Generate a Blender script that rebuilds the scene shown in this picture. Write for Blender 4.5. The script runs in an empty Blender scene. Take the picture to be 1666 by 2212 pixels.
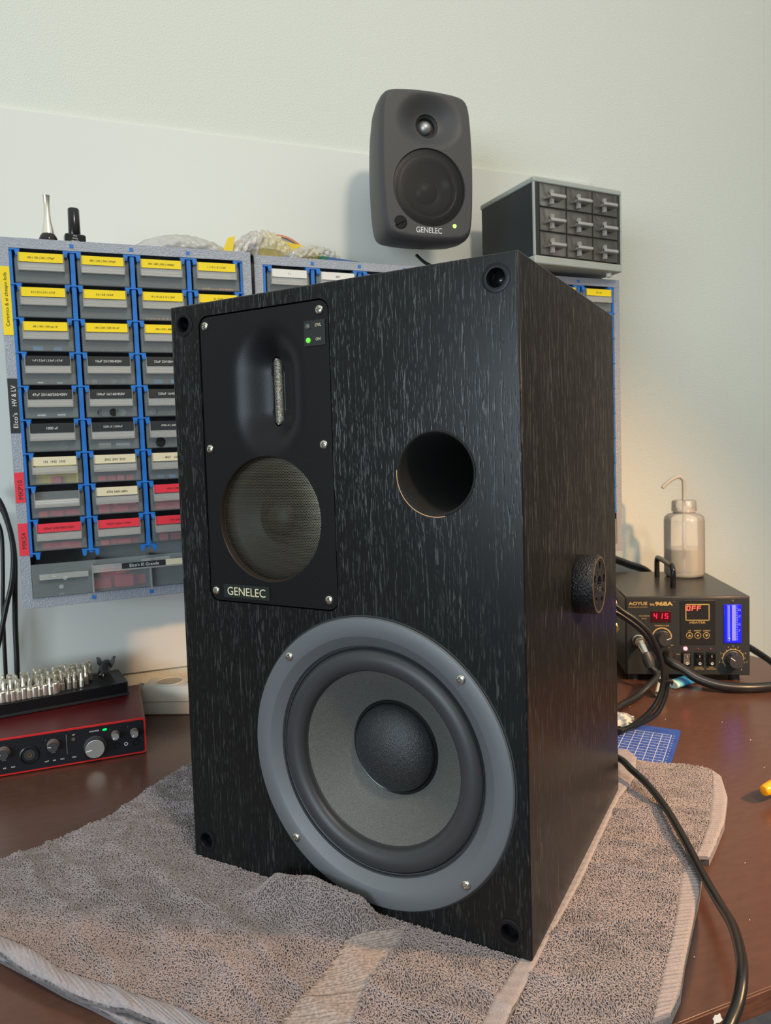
import bpy, bmesh, math, random
import numpy as np
from mathutils import Vector, Matrix
from mathutils.geometry import delaunay_2d_cdt
random.seed(7); rng = np.random.default_rng(7)
S = bpy.context.scene
COL = S.collection
PI = math.pi
# ------------------------------------------------------------------ camera
yaw, pitch, roll = 0.37039, 0.05617, -0.02979
F = 1572.28
fw = Vector((math.sin(yaw)*math.cos(pitch), math.cos(yaw)*math.cos(pitch), -math.sin(pitch)))
r0 = Vector((math.cos(yaw), -math.sin(yaw), 0)); u0 = r0.cross(fw)
rr = r0*math.cos(roll)+u0*math.sin(roll); uu = -r0*math.sin(roll)+u0*math.cos(roll)
cd = bpy.data.cameras.new('camera'); cam = bpy.data.objects.new('camera', cd); COL.objects.link(cam)
M = Matrix((rr, uu, -fw)).transposed().to_4x4(); M.translation = (0.1087, -1.1750, 0.3739)
cam.matrix_world = M
cd.sensor_fit = 'AUTO'; cd.sensor_width = 36; cd.lens = F/2212*36
cd.shift_x = -13.4/2212; cd.shift_y = -39.4/2212
cd.clip_start = 0.02
cd.dof.use_dof = True; cd.dof.focus_distance = 0.56; cd.dof.aperture_fstop = 22
S.camera = cam
# ------------------------------------------------------------------ light
S.view_settings.view_transform = 'Standard'; S.view_settings.look = 'None'
S.view_settings.gamma = 1; S.view_settings.exposure = 0.0
wd = bpy.data.worlds.new('world'); S.world = wd; wd.use_nodes = True
wb = wd.node_tree.nodes['Background']; wb.inputs[1].default_value = 1.0
wt = wd.node_tree; wtc = wt.nodes.new('ShaderNodeTexCoord'); wsp = wt.nodes.new('ShaderNodeSeparateXYZ'); wt.links.new(wtc.outputs['Generated'], wsp.inputs[0])
wmr = wt.nodes.new('ShaderNodeMapRange'); wmr.inputs[1].default_value = -1; wmr.inputs[2].default_value = 1; wt.links.new(wsp.outputs[2], wmr.inputs[0])
wr = wt.nodes.new('ShaderNodeValToRGB'); wt.links.new(wmr.outputs[0], wr.inputs[0])      # the unseen room: dim floor and furniture, pale ceiling
e = wr.color_ramp.elements; e[0].position = .0; e[0].color = (.05, .045, .04, 1); e[1].position = 1; e[1].color = (1.0, 1.06, 1.0, 1)
for q, c in ((.46, (.10, .09, .08, 1)), (.58, (.22, .22, .20, 1)), (.72, (.75, .80, .75, 1))): n = e.new(q); n.color = c
wt.links.new(wr.outputs[0], wb.inputs[0])
def area(name, loc, target, size, power, col, size_y=None):
    l = bpy.data.lights.new(name, 'AREA'); l.energy = power; l.color = col; l.shape = 'RECTANGLE' if size_y else 'DISK'
    l.size = size
    if size_y: l.size_y = size_y
    o = bpy.data.objects.new(name, l); COL.objects.link(o); o.location = loc
    o.rotation_euler = (Vector(target)-Vector(loc)).to_track_quat('-Z', 'Y').to_euler()
    return o
area('window_light', (-2.5, -2.9, 0.55), (0.4, -0.5, 0.35), 2.0, 79, (0.76, 0.90, 1.0), 1.1)
area('ceiling_lamp', (0.50, -1.95, 1.72), (0.6, -0.2, 0.3), 0.24, 16, (1.0, 0.85, 0.66))
sl = bpy.data.lights.new('desk_lamp', 'SPOT'); sl.energy = 82; sl.color = (1.0, 0.57, 0.26); sl.spot_size = math.radians(88); sl.spot_blend = 1.0; sl.shadow_soft_size = .035
so = bpy.data.objects.new('desk_lamp', sl); COL.objects.link(so); so.location = (1.15, -1.22, .72)
so.rotation_euler = (Vector((.80, -.55, 0))-Vector(so.location)).to_track_quat('-Z', 'Y').to_euler()
# ------------------------------------------------------------------ materials
MATS = {}
def mat(name, col=(.5,.5,.5), rough=.5, metal=0, spec=.5, emit=None, es=0, bump=None, noise=None, coat=0, alpha=None, trans=0, sheen=0, ior=1.45):
    """bump=(scale, strength, distance[, stretch xyz]); noise=(scale, col2, low, high[, stretch])"""
    if name in MATS: return MATS[name]
    m = bpy.data.materials.new(name); m.use_nodes = True; nt = m.node_tree; N = nt.nodes; L = nt.links
    b = N['Principled BSDF']
    b.inputs['Base Color'].default_value = (*col, 1); b.inputs['Roughness'].default_value = rough
    b.inputs['Metallic'].default_value = metal; b.inputs['Specular IOR Level'].default_value = spec
    b.inputs['Coat Weight'].default_value = coat; b.inputs['Coat Roughness'].default_value = .15
    b.inputs['Transmission Weight'].default_value = trans; b.inputs['IOR'].default_value = ior
    b.inputs['Sheen Weight'].default_value = sheen
    if emit: b.inputs['Emission Color'].default_value = (*emit, 1); b.inputs['Emission Strength'].default_value = es
    if alpha is not None: b.inputs['Alpha'].default_value = alpha
    tc = N.new('ShaderNodeTexCoord')
    def tex(scale, stretch, detail=3):
        mp = N.new('ShaderNodeMapping'); L.new(tc.outputs['Object'], mp.inputs[0]); mp.inputs['Scale'].default_value = stretch or (1,1,1)
        t = N.new('ShaderNodeTexNoise'); L.new(mp.outputs[0], t.inputs['Vector']); t.inputs['Scale'].default_value = scale; t.inputs['Detail'].default_value = detail
        return t
    if noise:
        t = tex(noise[0], noise[4] if len(noise) > 4 else None)
        r = N.new('ShaderNodeValToRGB'); L.new(t.outputs['Fac'], r.inputs[0])
        r.color_ramp.elements[0].position = noise[2]; r.color_ramp.elements[0].color = (*col, 1)
        r.color_ramp.elements[1].position = noise[3]; r.color_ramp.elements[1].color = (*noise[1], 1)
        L.new(r.outputs[0], b.inputs['Base Color'])
    if bump:
        t = tex(bump[0], bump[3] if len(bump) > 3 else None, 2)
        bp_ = N.new('ShaderNodeBump'); bp_.inputs['Strength'].default_value = bump[1]; bp_.inputs['Distance'].default_value = bump[2]
        L.new(t.outputs['Fac'], bp_.inputs['Height']); L.new(bp_.outputs[0], b.inputs['Normal'])
    MATS[name] = m
    return m
def clearmat(name, tint=(1,1,1), body=.10, rough=.08, bodycol=(.8,.85,.88), gl=.6):
    """thin clear plastic: see-through, glossy by angle, a little milky"""
    m = bpy.data.materials.new(name); m.use_nodes = True; nt = m.node_tree; N = nt.nodes; L = nt.links; N.clear()
    out = N.new('ShaderNodeOutputMaterial'); tr = N.new('ShaderNodeBsdfTransparent'); tr.inputs[0].default_value = (*tint, 1)
    df = N.new('ShaderNodeBsdfDiffuse'); df.inputs[0].default_value = (*bodycol, 1)
    gs = N.new('ShaderNodeBsdfGlossy'); gs.inputs['Roughness'].default_value = rough; gs.inputs[0].default_value = (gl+.2, gl+.2, gl+.2, 1)
    fr = N.new('ShaderNodeFresnel'); fr.inputs[0].default_value = 1.5
    m1 = N.new('ShaderNodeMixShader'); m1.inputs[0].default_value = body; L.new(tr.outputs[0], m1.inputs[1]); L.new(df.outputs[0], m1.inputs[2])
    m2 = N.new('ShaderNodeMixShader'); L.new(fr.outputs[0], m2.inputs[0]); L.new(m1.outputs[0], m2.inputs[1]); L.new(gs.outputs[0], m2.inputs[2])
    L.new(m2.outputs[0], out.inputs[0]); MATS[name] = m
    return m
def woodmat():
    m = mat('black_ash', (.006,.0065,.007), .29, spec=.34); nt = m.node_tree; N = nt.nodes; L = nt.links; b = N['Principled BSDF']
    tc = N.new('ShaderNodeTexCoord')
    def streak(sx, sz, lo, hi, dist=0.4, seedloc=(0,0,0)):
        mp = N.new('ShaderNodeMapping'); L.new(tc.outputs['Object'], mp.inputs[0]); mp.inputs['Scale'].default_value = (sx, sx, sz); mp.inputs['Location'].default_value = seedloc
        t = N.new('ShaderNodeTexNoise'); t.inputs['Scale'].default_value = 1; t.inputs['Detail'].default_value = 2.5; t.inputs['Distortion'].default_value = dist
        L.new(mp.outputs[0], t.inputs['Vector'])
        r = N.new('ShaderNodeMapRange'); r.inputs[1].default_value = lo; r.inputs[2].default_value = hi; L.new(t.outputs['Fac'], r.inputs[0]); r.clamp = True
        return r.outputs[0]
    def mth(op, a, c=None, cl=False):
        n = N.new('ShaderNodeMath'); n.operation = op; n.use_clamp = cl
        for i_, v in enumerate((a, c)):
            if v is None: continue
            if isinstance(v, (int, float)): n.inputs[i_].default_value = v
            else: L.new(v, n.inputs[i_])
        return n.outputs[0]
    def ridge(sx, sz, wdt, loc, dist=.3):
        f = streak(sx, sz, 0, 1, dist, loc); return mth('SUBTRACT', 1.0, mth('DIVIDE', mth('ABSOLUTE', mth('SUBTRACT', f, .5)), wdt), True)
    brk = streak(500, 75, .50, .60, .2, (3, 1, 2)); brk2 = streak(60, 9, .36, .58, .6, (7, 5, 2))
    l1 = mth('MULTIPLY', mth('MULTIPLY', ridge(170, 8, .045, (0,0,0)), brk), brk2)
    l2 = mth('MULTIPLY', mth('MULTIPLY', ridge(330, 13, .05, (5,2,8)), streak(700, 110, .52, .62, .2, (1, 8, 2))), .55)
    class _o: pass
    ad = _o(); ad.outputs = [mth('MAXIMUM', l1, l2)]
    mx = N.new('ShaderNodeMix'); mx.data_type = 'RGBA'; mx.inputs[6].default_value = (.0065,.007,.0075,1); mx.inputs[7].default_value = (.050,.055,.055,1)  # pores painted lighter: gloss of the grain put into the base colour
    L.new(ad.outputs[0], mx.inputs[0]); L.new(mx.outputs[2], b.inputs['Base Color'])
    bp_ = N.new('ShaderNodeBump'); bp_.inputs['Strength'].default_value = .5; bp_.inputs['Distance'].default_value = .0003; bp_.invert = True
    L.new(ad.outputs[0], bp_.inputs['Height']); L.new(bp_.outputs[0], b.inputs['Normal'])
    return m
def perfmat(name, pitch, hole, metalcol, rough=.4, metal=.8):
    """hexagonally perforated sheet; the holes are really open (transparent)"""
    m = bpy.data.materials.new(name); m.use_nodes = True; nt = m.node_tree; N = nt.nodes; L = nt.links
    b = N['Principled BSDF']; b.inputs['Base Color'].default_value = (*metalcol, 1); b.inputs['Roughness'].default_value = rough; b.inputs['Metallic'].default_value = metal
    tc = N.new('ShaderNodeTexCoord'); sp = N.new('ShaderNodeSeparateXYZ'); L.new(tc.outputs['Object'], sp.inputs[0])
    def mth(op, a, c=None):
        n = N.new('ShaderNodeMath'); n.operation = op
        for i, v in enumerate((a, c)):
            if v is None: continue
            if isinstance(v, (int, float)): n.inputs[i].default_value = v
            else: L.new(v, n.inputs[i])
        return n.outputs[0]
    def lattice(ox, oz):
        px, pz = pitch, pitch*math.sqrt(3)
        x = mth('SUBTRACT', mth('FRACT', mth('ADD', mth('DIVIDE', sp.outputs[0], px), 100+ox)), .5)
        z = mth('SUBTRACT', mth('FRACT', mth('ADD', mth('DIVIDE', sp.outputs[2], pz), 100+oz)), .5)
        x = mth('MULTIPLY', x, px); z = mth('MULTIPLY', z, pz)
        return mth('SQRT', mth('ADD', mth('MULTIPLY', x, x), mth('MULTIPLY', z, z)))
    d = mth('MINIMUM', lattice(0, 0), lattice(.5, .5))
    al = mth('GREATER_THAN', d, hole)
    L.new(al, b.inputs['Alpha']); MATS[name] = m
    return m
WALL = mat('painted_wallpaper', (.70,.72,.66), .75, bump=(430, .55, .0018))
BOARD = mat('smooth_board', (.71,.72,.68), .5, noise=(5, (.68,.675,.63), .62, .75))
DESK = mat('dark_veneer', (.082,.038,.027), .25, spec=.40, noise=(70, (.098,.047,.033), .3, .75, (1,3,1)), bump=(160, .05, .0003))
DESKEDGE = mat('veneer_edge', (.075,.030,.018), .45, noise=(60, (.12,.05,.03), .35, .7, (1,8,8)))
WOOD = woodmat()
BLACKPL = mat('black_moulding', (.007,.007,.0085), .36, spec=.26, bump=(900, .3, .0002))
BLACKGLOSS = mat('black_gloss', (.008,.008,.009), .18)
BLACKMATT = mat('matt_black', (.015,.015,.016), .6)
HOLE = mat('hole_black', (.002,.002,.002), .8)
RUBBER = mat('rubber', (.035,.036,.040), .42)
CORDM = mat('black_cord', (.012,.012,.012), .32)
BASKET = mat('grey_metal_paint', (.125,.135,.148), .48, metal=.25, bump=(1400, .25, .0002))
CONE = mat('woven_cone', (.065,.065,.062), .5, noise=(1700, (.13,.13,.122), .38, .66), bump=(2200, .6, .0003))
DUSTCAP = mat('dust_cap', (.015,.016,.018), .36, bump=(1100, .8, .0006), noise=(1300, (.045,.05,.055), .45, .7))
STEEL = mat('steel', (.55,.53,.46), .25, metal=1)
CHROME = mat('chrome', (.80,.76,.66), .25, metal=.85)
MIDGRILLE = perfmat('perforated_grille', .00150, .00060, (.13,.115,.08), .38, .85)
FINEGRILLE = perfmat('fine_perforated_grille', .0013, .00042, (.022,.022,.024), .45, .5)
WIRE = mat('wire_gauze', (.07,.065,.055), .4, metal=.6, noise=(1500, (.34,.32,.26), .45, .62), bump=(1500, .8, .0003))
CREAM = mat('cream_print', (.62,.58,.38), .5)
WHITEP = mat('white_print', (.75,.75,.75), .5)
GOLD = mat('gold_print', (.50,.36,.13), .45)
BLACKP = mat('black_print', (.02,.02,.02), .5)
LEDG = mat('green_led', (.1,.6,.05), .3, emit=(.18,.85,.05), es=.55)
LEDGB = mat('bright_green_led', (.3,.9,.1), .3, emit=(.45,1,.12), es=2.2)
LEDOFF = mat('unlit_led', (.10,.11,.10), .4)
HAMMER = mat('hammered_grey_paint', (.31,.34,.40), .32, metal=.15, bump=(650, .7, .0010))
GREYPAINT = mat('grey_paint', (.19,.20,.23), .45, metal=.2)
BLUE = mat('blue_plastic', (.020,.17,.56), .38)
DARKIN = mat('dark_interior', (.50,.53,.53), .7)
CLEAR = clearmat('clear_plastic', (.98,.99,1), .13, .10, (.80,.90,.93))
CLEARL = clearmat('clear_lip', (.98,.98,.98), .20, .08, (.98,.99,.97), .9)
SMOKE = clearmat('smoky_clear_plastic', (.85,.82,.78), .07, .12, (.55,.52,.47), .8)
CLEARH = clearmat('clear_grip', (.9,.88,.86), .55, .12, (.55,.53,.50), .8)
BUBBLE = clearmat('bubble_film', (.98,.98,.98), .30, .12, (.95,.95,.95), 1.0)
BOTTLE = clearmat('translucent_bottle', (.98,.97,.95), .30, .25, (.95,.92,.86), .5)
YEL = mat('yellow_label', (.88,.66,.01), .5); BLK = mat('black_label', (.02,.024,.026), .5)
RED = mat('red_label', (.75,.035,.06), .5); BEI = mat('beige_label', (.72,.64,.44), .6); WHI = mat('white_label', (.75,.74,.70), .6)
CAPRED = mat('red_capacitor', (.85,.05,.09), .4); CAPBLU = mat('blue_component', (.05,.30,.65), .4); CAPBLK = mat('black_component', (.02,.02,.022), .35)
CAPGRY = mat('silver_component', (.5,.5,.48), .3, metal=.7); CAPORG = mat('orange_component', (.85,.17,.05), .45); CAPAMB = mat('amber_component', (.75,.35,.08), .45)
TOWEL = mat('towel_cloth', (.12,.105,.115), .95, sheen=.3, bump=(700, 1, .0012))
LOOP = mat('towel_pile', (.32,.275,.288), .95, sheen=.3, noise=(25, (.265,.23,.24), .35, .65))
HEM = mat('towel_hem', (.31,.275,.285), .9, noise=(900, (.25,.23,.245), .4, .6, (1,1,1)), bump=(900, .6, .0006))
WHITEPL = mat('off_white_plastic', (.72,.69,.62), .4)
GREYPL = mat('light_grey_plastic', (.40,.43,.39), .5)
DKGREYPL = mat('dark_grey_plastic', (.030,.034,.036), .45)
MONGREY = mat('anthracite_paint', (.055,.055,.058), .5, bump=(1500, .25, .0002))
# ------------------------------------------------------------------ mesh helpers
class MB:
    def __init__(s): s.v = []; s.f = []
    def add(s, vs, fs):
        n = len(s.v); s.v += [tuple(v) for v in vs]; s.f += [tuple(i+n for i in f) for f in fs]; return s
    def box(s, x0, x1, y0, y1, z0, z1, M=None):
        vs = [Vector((x, y, z)) for x in (x0, x1) for y in (y0, y1) for z in (z0, z1)]
        if M: vs = [M @ v for v in vs]
        return s.add(vs, [(0,1,3,2),(4,6,7,5),(0,4,5,1),(2,3,7,6),(0,2,6,4),(1,5,7,3)])
    def lathe(s, prof, M=None, n=48, cap0=True, cap1=True):
        """profile [(r, h)] about local z; M maps to place"""
        vs = []; fs = []
        for r, h in prof:
            for k in range(n):
                a = 2*PI*k/n; v = Vector((r*math.cos(a), r*math.sin(a), h)); vs.append(M @ v if M else v)
        for i in range(len(prof)-1):
            for k in range(n):
                a = i*n+k; b = i*n+(k+1) % n; fs.append((a, b, b+n, a+n))
        if cap0 and prof[0][0] > 1e-6: fs.append(tuple(range(n))[::-1])
        if cap1 and prof[-1][0] > 1e-6: fs.append(tuple((len(prof)-1)*n+k for k in range(n)))
        return s.add(vs, fs)
    def tube(s, pts, r, n=12, cap=True):
        pts = [Vector(p) for p in pts]; rs = r if isinstance(r, (list, tuple)) else [r]*len(pts)
        vs = []; fs = []; up = Vector((0, 0, 1)); prev = None
        for i, p in enumerate(pts):
            t = (pts[min(i+1, len(pts)-1)]-pts[max(i-1, 0)]).normalized()
            if prev is None:
                a = t.orthogonal().normalized() if abs(t.dot(up)) > .95 else (up - t*up.dot(t)).normalized()
            else: a = (prev - t*prev.dot(t)).normalized()
            prev = a; b = t.cross(a)
            for k in range(n):
                an = 2*PI*k/n; vs.append(p+(a*math.cos(an)+b*math.sin(an))*rs[i])
        for i in range(len(pts)-1):
            for k in range(n):
                q = i*n+k; w = i*n+(k+1) % n; fs.append((q, w, w+n, q+n))
        if cap: fs.append(tuple(range(n))[::-1]); fs.append(tuple((len(pts)-1)*n+k for k in range(n)))
        return s.add(vs, fs)
    def prism(s, poly, h0, h1, M=None):
        n = len(poly); vs = [Vector((x, y, h0)) for x, y in poly]+[Vector((x, y, h1)) for x, y in poly]
        if M: vs = [M @ v for v in vs]
        return s.add(vs, [tuple(range(n))[::-1], tuple(range(n, 2*n))]+[(i, (i+1) % n, (i+1) % n+n, i+n) for i in range(n)])
    def build(s, name, m, parent=None, smooth=None, bevel=0, seg=2, sub=0):
        me = bpy.data.meshes.new(name); me.from_pydata(s.v, [], s.f)
        bm = bmesh.new(); bm.from_mesh(me); bmesh.ops.recalc_face_normals(bm, faces=bm.faces); bm.to_mesh(me); bm.free()
        return link(name, me, m, parent, smooth, bevel, seg, sub)
def link(name, me, m, parent=None, smooth=None, bevel=0, seg=2, sub=0):
    me.materials.clear(); me.materials.append(m)
    if smooth is not None:
        me.polygons.foreach_set('use_smooth', [True]*len(me.polygons)); me.set_sharp_from_angle(angle=math.radians(smooth))
    o = bpy.data.objects.new(name, me); COL.objects.link(o)
    if parent: o.parent = parent
    if bevel:
        b = o.modifiers.new('bevel', 'BEVEL'); b.width = bevel; b.segments = seg; b.limit_method = 'ANGLE'; b.angle_limit = math.radians(40)
        me.polygons.foreach_set('use_smooth', [True]*len(me.polygons)); me.set_sharp_from_angle(angle=math.radians(35))
    if sub:
        b = o.modifiers.new('sub', 'SUBSURF'); b.levels = sub; b.render_levels = sub
    return o
def tag(o, label=None, cat=None, group=None, kind=None):
    if label: o['label'] = label
    if cat: o['category'] = cat
    if group: o['group'] = group
    if kind: o['kind'] = kind
    return o
def empty(name, loc, rz=0, label=None, cat=None, group=None, rx=0, ry=0):
    o = bpy.data.objects.new(name, None); COL.objects.link(o); o.location = loc; o.rotation_euler = (rx, ry, rz); o.empty_display_size = .02
    return tag(o, label, cat, group)
def attach(o, parent, label=None):
    bpy.context.view_layer.update(); o.parent = parent; o.matrix_parent_inverse = parent.matrix_world.inverted()
    if label: o['label'] = label
    return o
def copy_tree(o, parent=None):
    c = o.copy(); COL.objects.link(c)
    if parent: c.parent = parent
    for ch in list(o.children): copy_tree(ch, c)
    return c
def T(x, y, z): return Matrix.Translation((x, y, z))
FACE = Matrix.Rotation(PI/2, 4, 'X')      # local (x, y, h) -> (x, -h, y): a shape drawn on a front face, h toward the viewer
def onface(x, y, z): return T(x, y, z) @ FACE
def rrect(x0, x1, z0, z1, r, n=8):
    p = []
    for cx, cz, a0 in ((x1-r, z1-r, 0), (x0+r, z1-r, PI/2), (x0+r, z0+r, PI), (x1-r, z0+r, 1.5*PI)):
        for k in range(n+1): a = a0+PI/2*k/n; p.append((cx+r*math.cos(a), cz+r*math.sin(a)))
    return p
def circle(cx, cz, r, n=48): return [(cx+r*math.cos(2*PI*k/n), cz+r*math.sin(2*PI*k/n)) for k in range(n)]
def inside(P, poly):
    P = np.asarray(P); x, y = P[:, 0], P[:, 1]; c = np.zeros(len(P), bool); n = len(poly)
    for i in range(n):
        x1, y1 = poly[i]; x2, y2 = poly[(i+1) % n]
        if y1 == y2: continue
        k = ((y1 > y) != (y2 > y)) & (x < (x2-x1)*(y-y1)/(y2-y1)+x1); c ^= k
    return c
def dist_poly(P, line):
    P = np.asarray(P); d = np.full(len(P), 1e9)
    for (x1, y1), (x2, y2) in zip(line[:-1], line[1:]):
        ex, ey = x2-x1, y2-y1; L = ex*ex+ey*ey+1e-12
        t = np.clip(((P[:, 0]-x1)*ex+(P[:, 1]-y1)*ey)/L, 0, 1)
        d = np.minimum(d, np.hypot(P[:, 0]-x1-t*ex, P[:, 1]-y1-t*ey))
    return d
def resample(line, step, closed=False):
    if closed: line = list(line)+[line[0]]
    out = []
    for a, b in zip(line[:-1], line[1:]):
        L = math.dist(a, b); n = max(1, round(L/step))
        out += [(a[0]+(b[0]-a[0])*k/n, a[1]+(b[1]-a[1])*k/n) for k in range(n)]
    if not closed: out.append(line[-1])
    return out
def smooth_line(line, n=6):
    P = [Vector(p) for p in line]; out = []
    for i in range(len(P)-1):
        a = P[max(i-1, 0)]; b = P[i]; c = P[i+1]; d = P[min(i+2, len(P)-1)]
        for k in range(n):
            t = k/n; out.append(.5*((2*b)+(c-a)*t+(2*a-5*b+4*c-d)*t*t+(3*b-a-3*c+d)*t**3))
    out.append(P[-1]); return [tuple(p) for p in out]
def sheet(outline, holes, step, fn):
    """triangulated surface over a 2-D outline with holes; fn(P)->list of 3-D points; returns verts, faces, boundary loops"""
    loops = [outline]+list(holes); vs = []; ed = []; bl = []
    for lp in loops:
        n = len(vs); vs += list(lp); ed += [(n+i, n+(i+1) % len(lp)) for i in range(len(lp))]; bl.append(list(range(n, n+len(lp))))
    A = np.array(outline); xs = np.arange(A[:, 0].min(), A[:, 0].max(), step); ys = np.arange(A[:, 1].min(), A[:, 1].max(), step)
    G = np.array([(x+(step/2 if j % 2 else 0), y) for j, y in enumerate(ys) for x in xs])
    k = inside(G, outline) & (dist_poly(G, list(outline)+[outline[0]]) > step*.5)
    for h in holes: k &= ~inside(G, h) & (dist_poly(G, list(h)+[h[0]]) > step*.5)
    vs = [Vector(v) for v in vs]+[Vector(g) for g in G[k]]
    r = delaunay_2d_cdt(vs, ed, [], 0, 1e-7); V = [tuple(v) for v in r[0]]; Fc = [tuple(f) for f in r[2]]
    Cn = np.array([(sum(V[i][0] for i in f)/3, sum(V[i][1] for i in f)/3) for f in Fc])
    ok = inside(Cn, outline)
    for h in holes: ok &= ~inside(Cn, h)
    Fc = [f for f, o in zip(Fc, ok) if o]
    om = {}
    for i, src in enumerate(r[3]):
        for s_ in src: om[s_] = i
    bl = [[om[i] for i in l] for l in bl]
    return fn(np.array(V)), Fc, bl
def skirt(vs, fs, loop, off, taper=None):
    n = len(vs); vs = list(vs)+[tuple(np.array(vs[i])+np.array(off)) for i in loop]; m = len(loop)
    fs = list(fs)+[(loop[i], loop[(i+1) % m], n+(i+1) % m, n+i) for i in range(m)]
    return vs, fs
def text(s, m, parent, M, width=None, height=None, depth=.0002, name='lettering', bold=0, maxw=None):
    cu = bpy.data.curves.new(name, 'FONT'); cu.body = s; cu.extrude = 0.02; cu.offset = bold; cu.resolution_u = 3; cu.align_x = 'CENTER'; cu.align_y = 'CENTER'
    o = bpy.data.objects.new('tmp', cu); COL.objects.link(o); bpy.context.view_layer.update()
    me = bpy.data.meshes.new_from_object(o.evaluated_get(bpy.context.evaluated_depsgraph_get()))
    bpy.data.objects.remove(o); bpy.data.curves.remove(cu)
    c = np.zeros(len(me.vertices)*3); me.vertices.foreach_get('co', c); c = c.reshape(-1, 3)
    mn, mx = c.min(0), c.max(0); c -= (mn+mx)/2; w, h = (mx-mn)[:2]
    sx = sy = 1
    if height and width: sx = width/w; sy = height/h
    elif width: sx = sy = width/w
    else:
        sx = sy = height/h
        if maxw and w*sx > maxw: sx = maxw/w
    c[:, 0] *= sx; c[:, 1] *= sy; c[:, 2] = np.where(c[:, 2] > 0, depth, 0)
    me.vertices.foreach_set('co', c.ravel()); me.transform(M); me.update()
    return link(name, me, m, parent)
def boolean(o, cut, op='DIFFERENCE'):
    cut.parent = o.parent; cut.matrix_parent_inverse = Matrix.Identity(4)
    b = o.modifiers.new('b', 'BOOLEAN'); b.object = cut; b.operation = op; b.solver = 'EXACT'
    bpy.context.view_layer.update()
    me = bpy.data.meshes.new_from_object(o.evaluated_get(bpy.context.evaluated_depsgraph_get()))
    o.modifiers.clear(); old = o.data; o.data = me; bpy.data.objects.remove(cut)
    return o
# ------------------------------------------------------------------ room
def struct(name, mb, m, **k): return tag(mb.build(name, m, **k), kind='structure')
struct('wall_back', MB().box(-1.9, 3.2, 0, .1, -.75, 2.1), WALL)
struct('floor', MB().box(-3.2, 3.2, -3.2, .1, -.80, -.75), mat('floor_lino', (.045,.055,.075), .6, noise=(40, (.06,.07,.09), .4, .6)))
struct('trim_1', MB().box(-.9, .983, -.008, -.0002, .050, .872), BOARD, bevel=.0008)
struct('trim_2', MB().box(1.4300, 1.4312, -.0006, -.0001, -.75, 2.1, ), mat('wall_joint', (.66,.64,.56), .8))
struct('reflection_panel_1', MB().box(1.52, 2.60, -.045, -.0005, -.75, 1.35), mat('brown_reflection_panel', (.13,.065,.05), .5), bevel=.003)  # unseen brown slab, added to reflect in the loudspeaker's side
# ------------------------------------------------------------------ desk
desk = empty('desk', (0, 0, -.75), 0, 'dark brown veneered desk standing against the white wall', 'desk')
out = [(-1.0,-.818), (.86,-.818), (.93,-.62), (1.1251,-.2852), (1.1384,-.262), (1.146,-.243), (1.144,-.222), (1.132,-.208), (1.11,-.2), (1.08,-.19), (1.05,-.13), (1.0,-.02), (.98,-.005), (-1.0,-.005)]
MB().prism(out, .7335, .75).build('tabletop', DESK, desk, bevel=.0006)
tb = MB().box(-1.0, .86, -.8195, -.818, .734, .7495).build('edge_band', DESKEDGE, desk, bevel=.0004)
tb['label'] = 'lighter brown worn front edge'
for x, y in ((-.9,-.75), (.8,-.75), (-.9,-.1), (.9,-.1)): MB().box(x-.025, x+.025, y-.025, y+.025, 0, .7335).build('leg', DESKEDGE, desk)
ch = MB().prism([(-.004,.001),(-.002,.0032),(.0005,.0024),(.0022,.0032),(.0030,.0005),(.0045,-.0020),(.0020,-.0030),(-.0010,-.0024),(-.0032,-.0030),(-.0028,-.0008)], 0, .0004, onface(.4665,-.8196,-.006)).build('paint_fleck', WHITEP); tag(ch, 'white fleck stuck on the front edge of the desk', 'fleck')
# ------------------------------------------------------------------ big loudspeaker
SW, SD, SH = .3193, .2913, .495
spk = empty('loudspeaker', (.1663, -.5016, .012), -.8750, 'large black wood-grain loudspeaker standing on the folded grey towel', 'loudspeaker')
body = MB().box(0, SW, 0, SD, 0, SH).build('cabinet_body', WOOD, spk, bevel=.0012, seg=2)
PORT = (.2537, .346, .0315); WC = (.195, .1215); MC = (.0993, .3100)
holes = [(.0150,.4785), (.3030,.4785), (.0150,.0165), (.3030,.0165)]
cut = MB().lathe([(PORT[2], -.02), (PORT[2], .01)], T(PORT[0], -.0, PORT[1]) @ Matrix.Rotation(PI/2, 4, 'X') @ T(0,0,-.16) , 64) if 0 else None
def cyl_y(mb, x, z, r, y0, y1, n=48): return mb.lathe([(r, -y1), (r, -y0)], onface(x, 0, z), n)
c = MB(); cyl_y(c, PORT[0], PORT[1], PORT[2], -.01, .20, 64)
cyl_y(c, WC[0], WC[1], .100, -.01, .08, 64)
for x, z in holes: cyl_y(c, x, z, .0098, -.01, .016, 32)
c.prism(rrect(.0322, .1662, .2375, .4832, .0095, 6), -.02, .01, onface(0, 0, 0))
boolean(body, c.build('cutter', HOLE)); body.parent = spk
body.data.materials.clear(); body.data.materials.append(WOOD)
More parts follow.
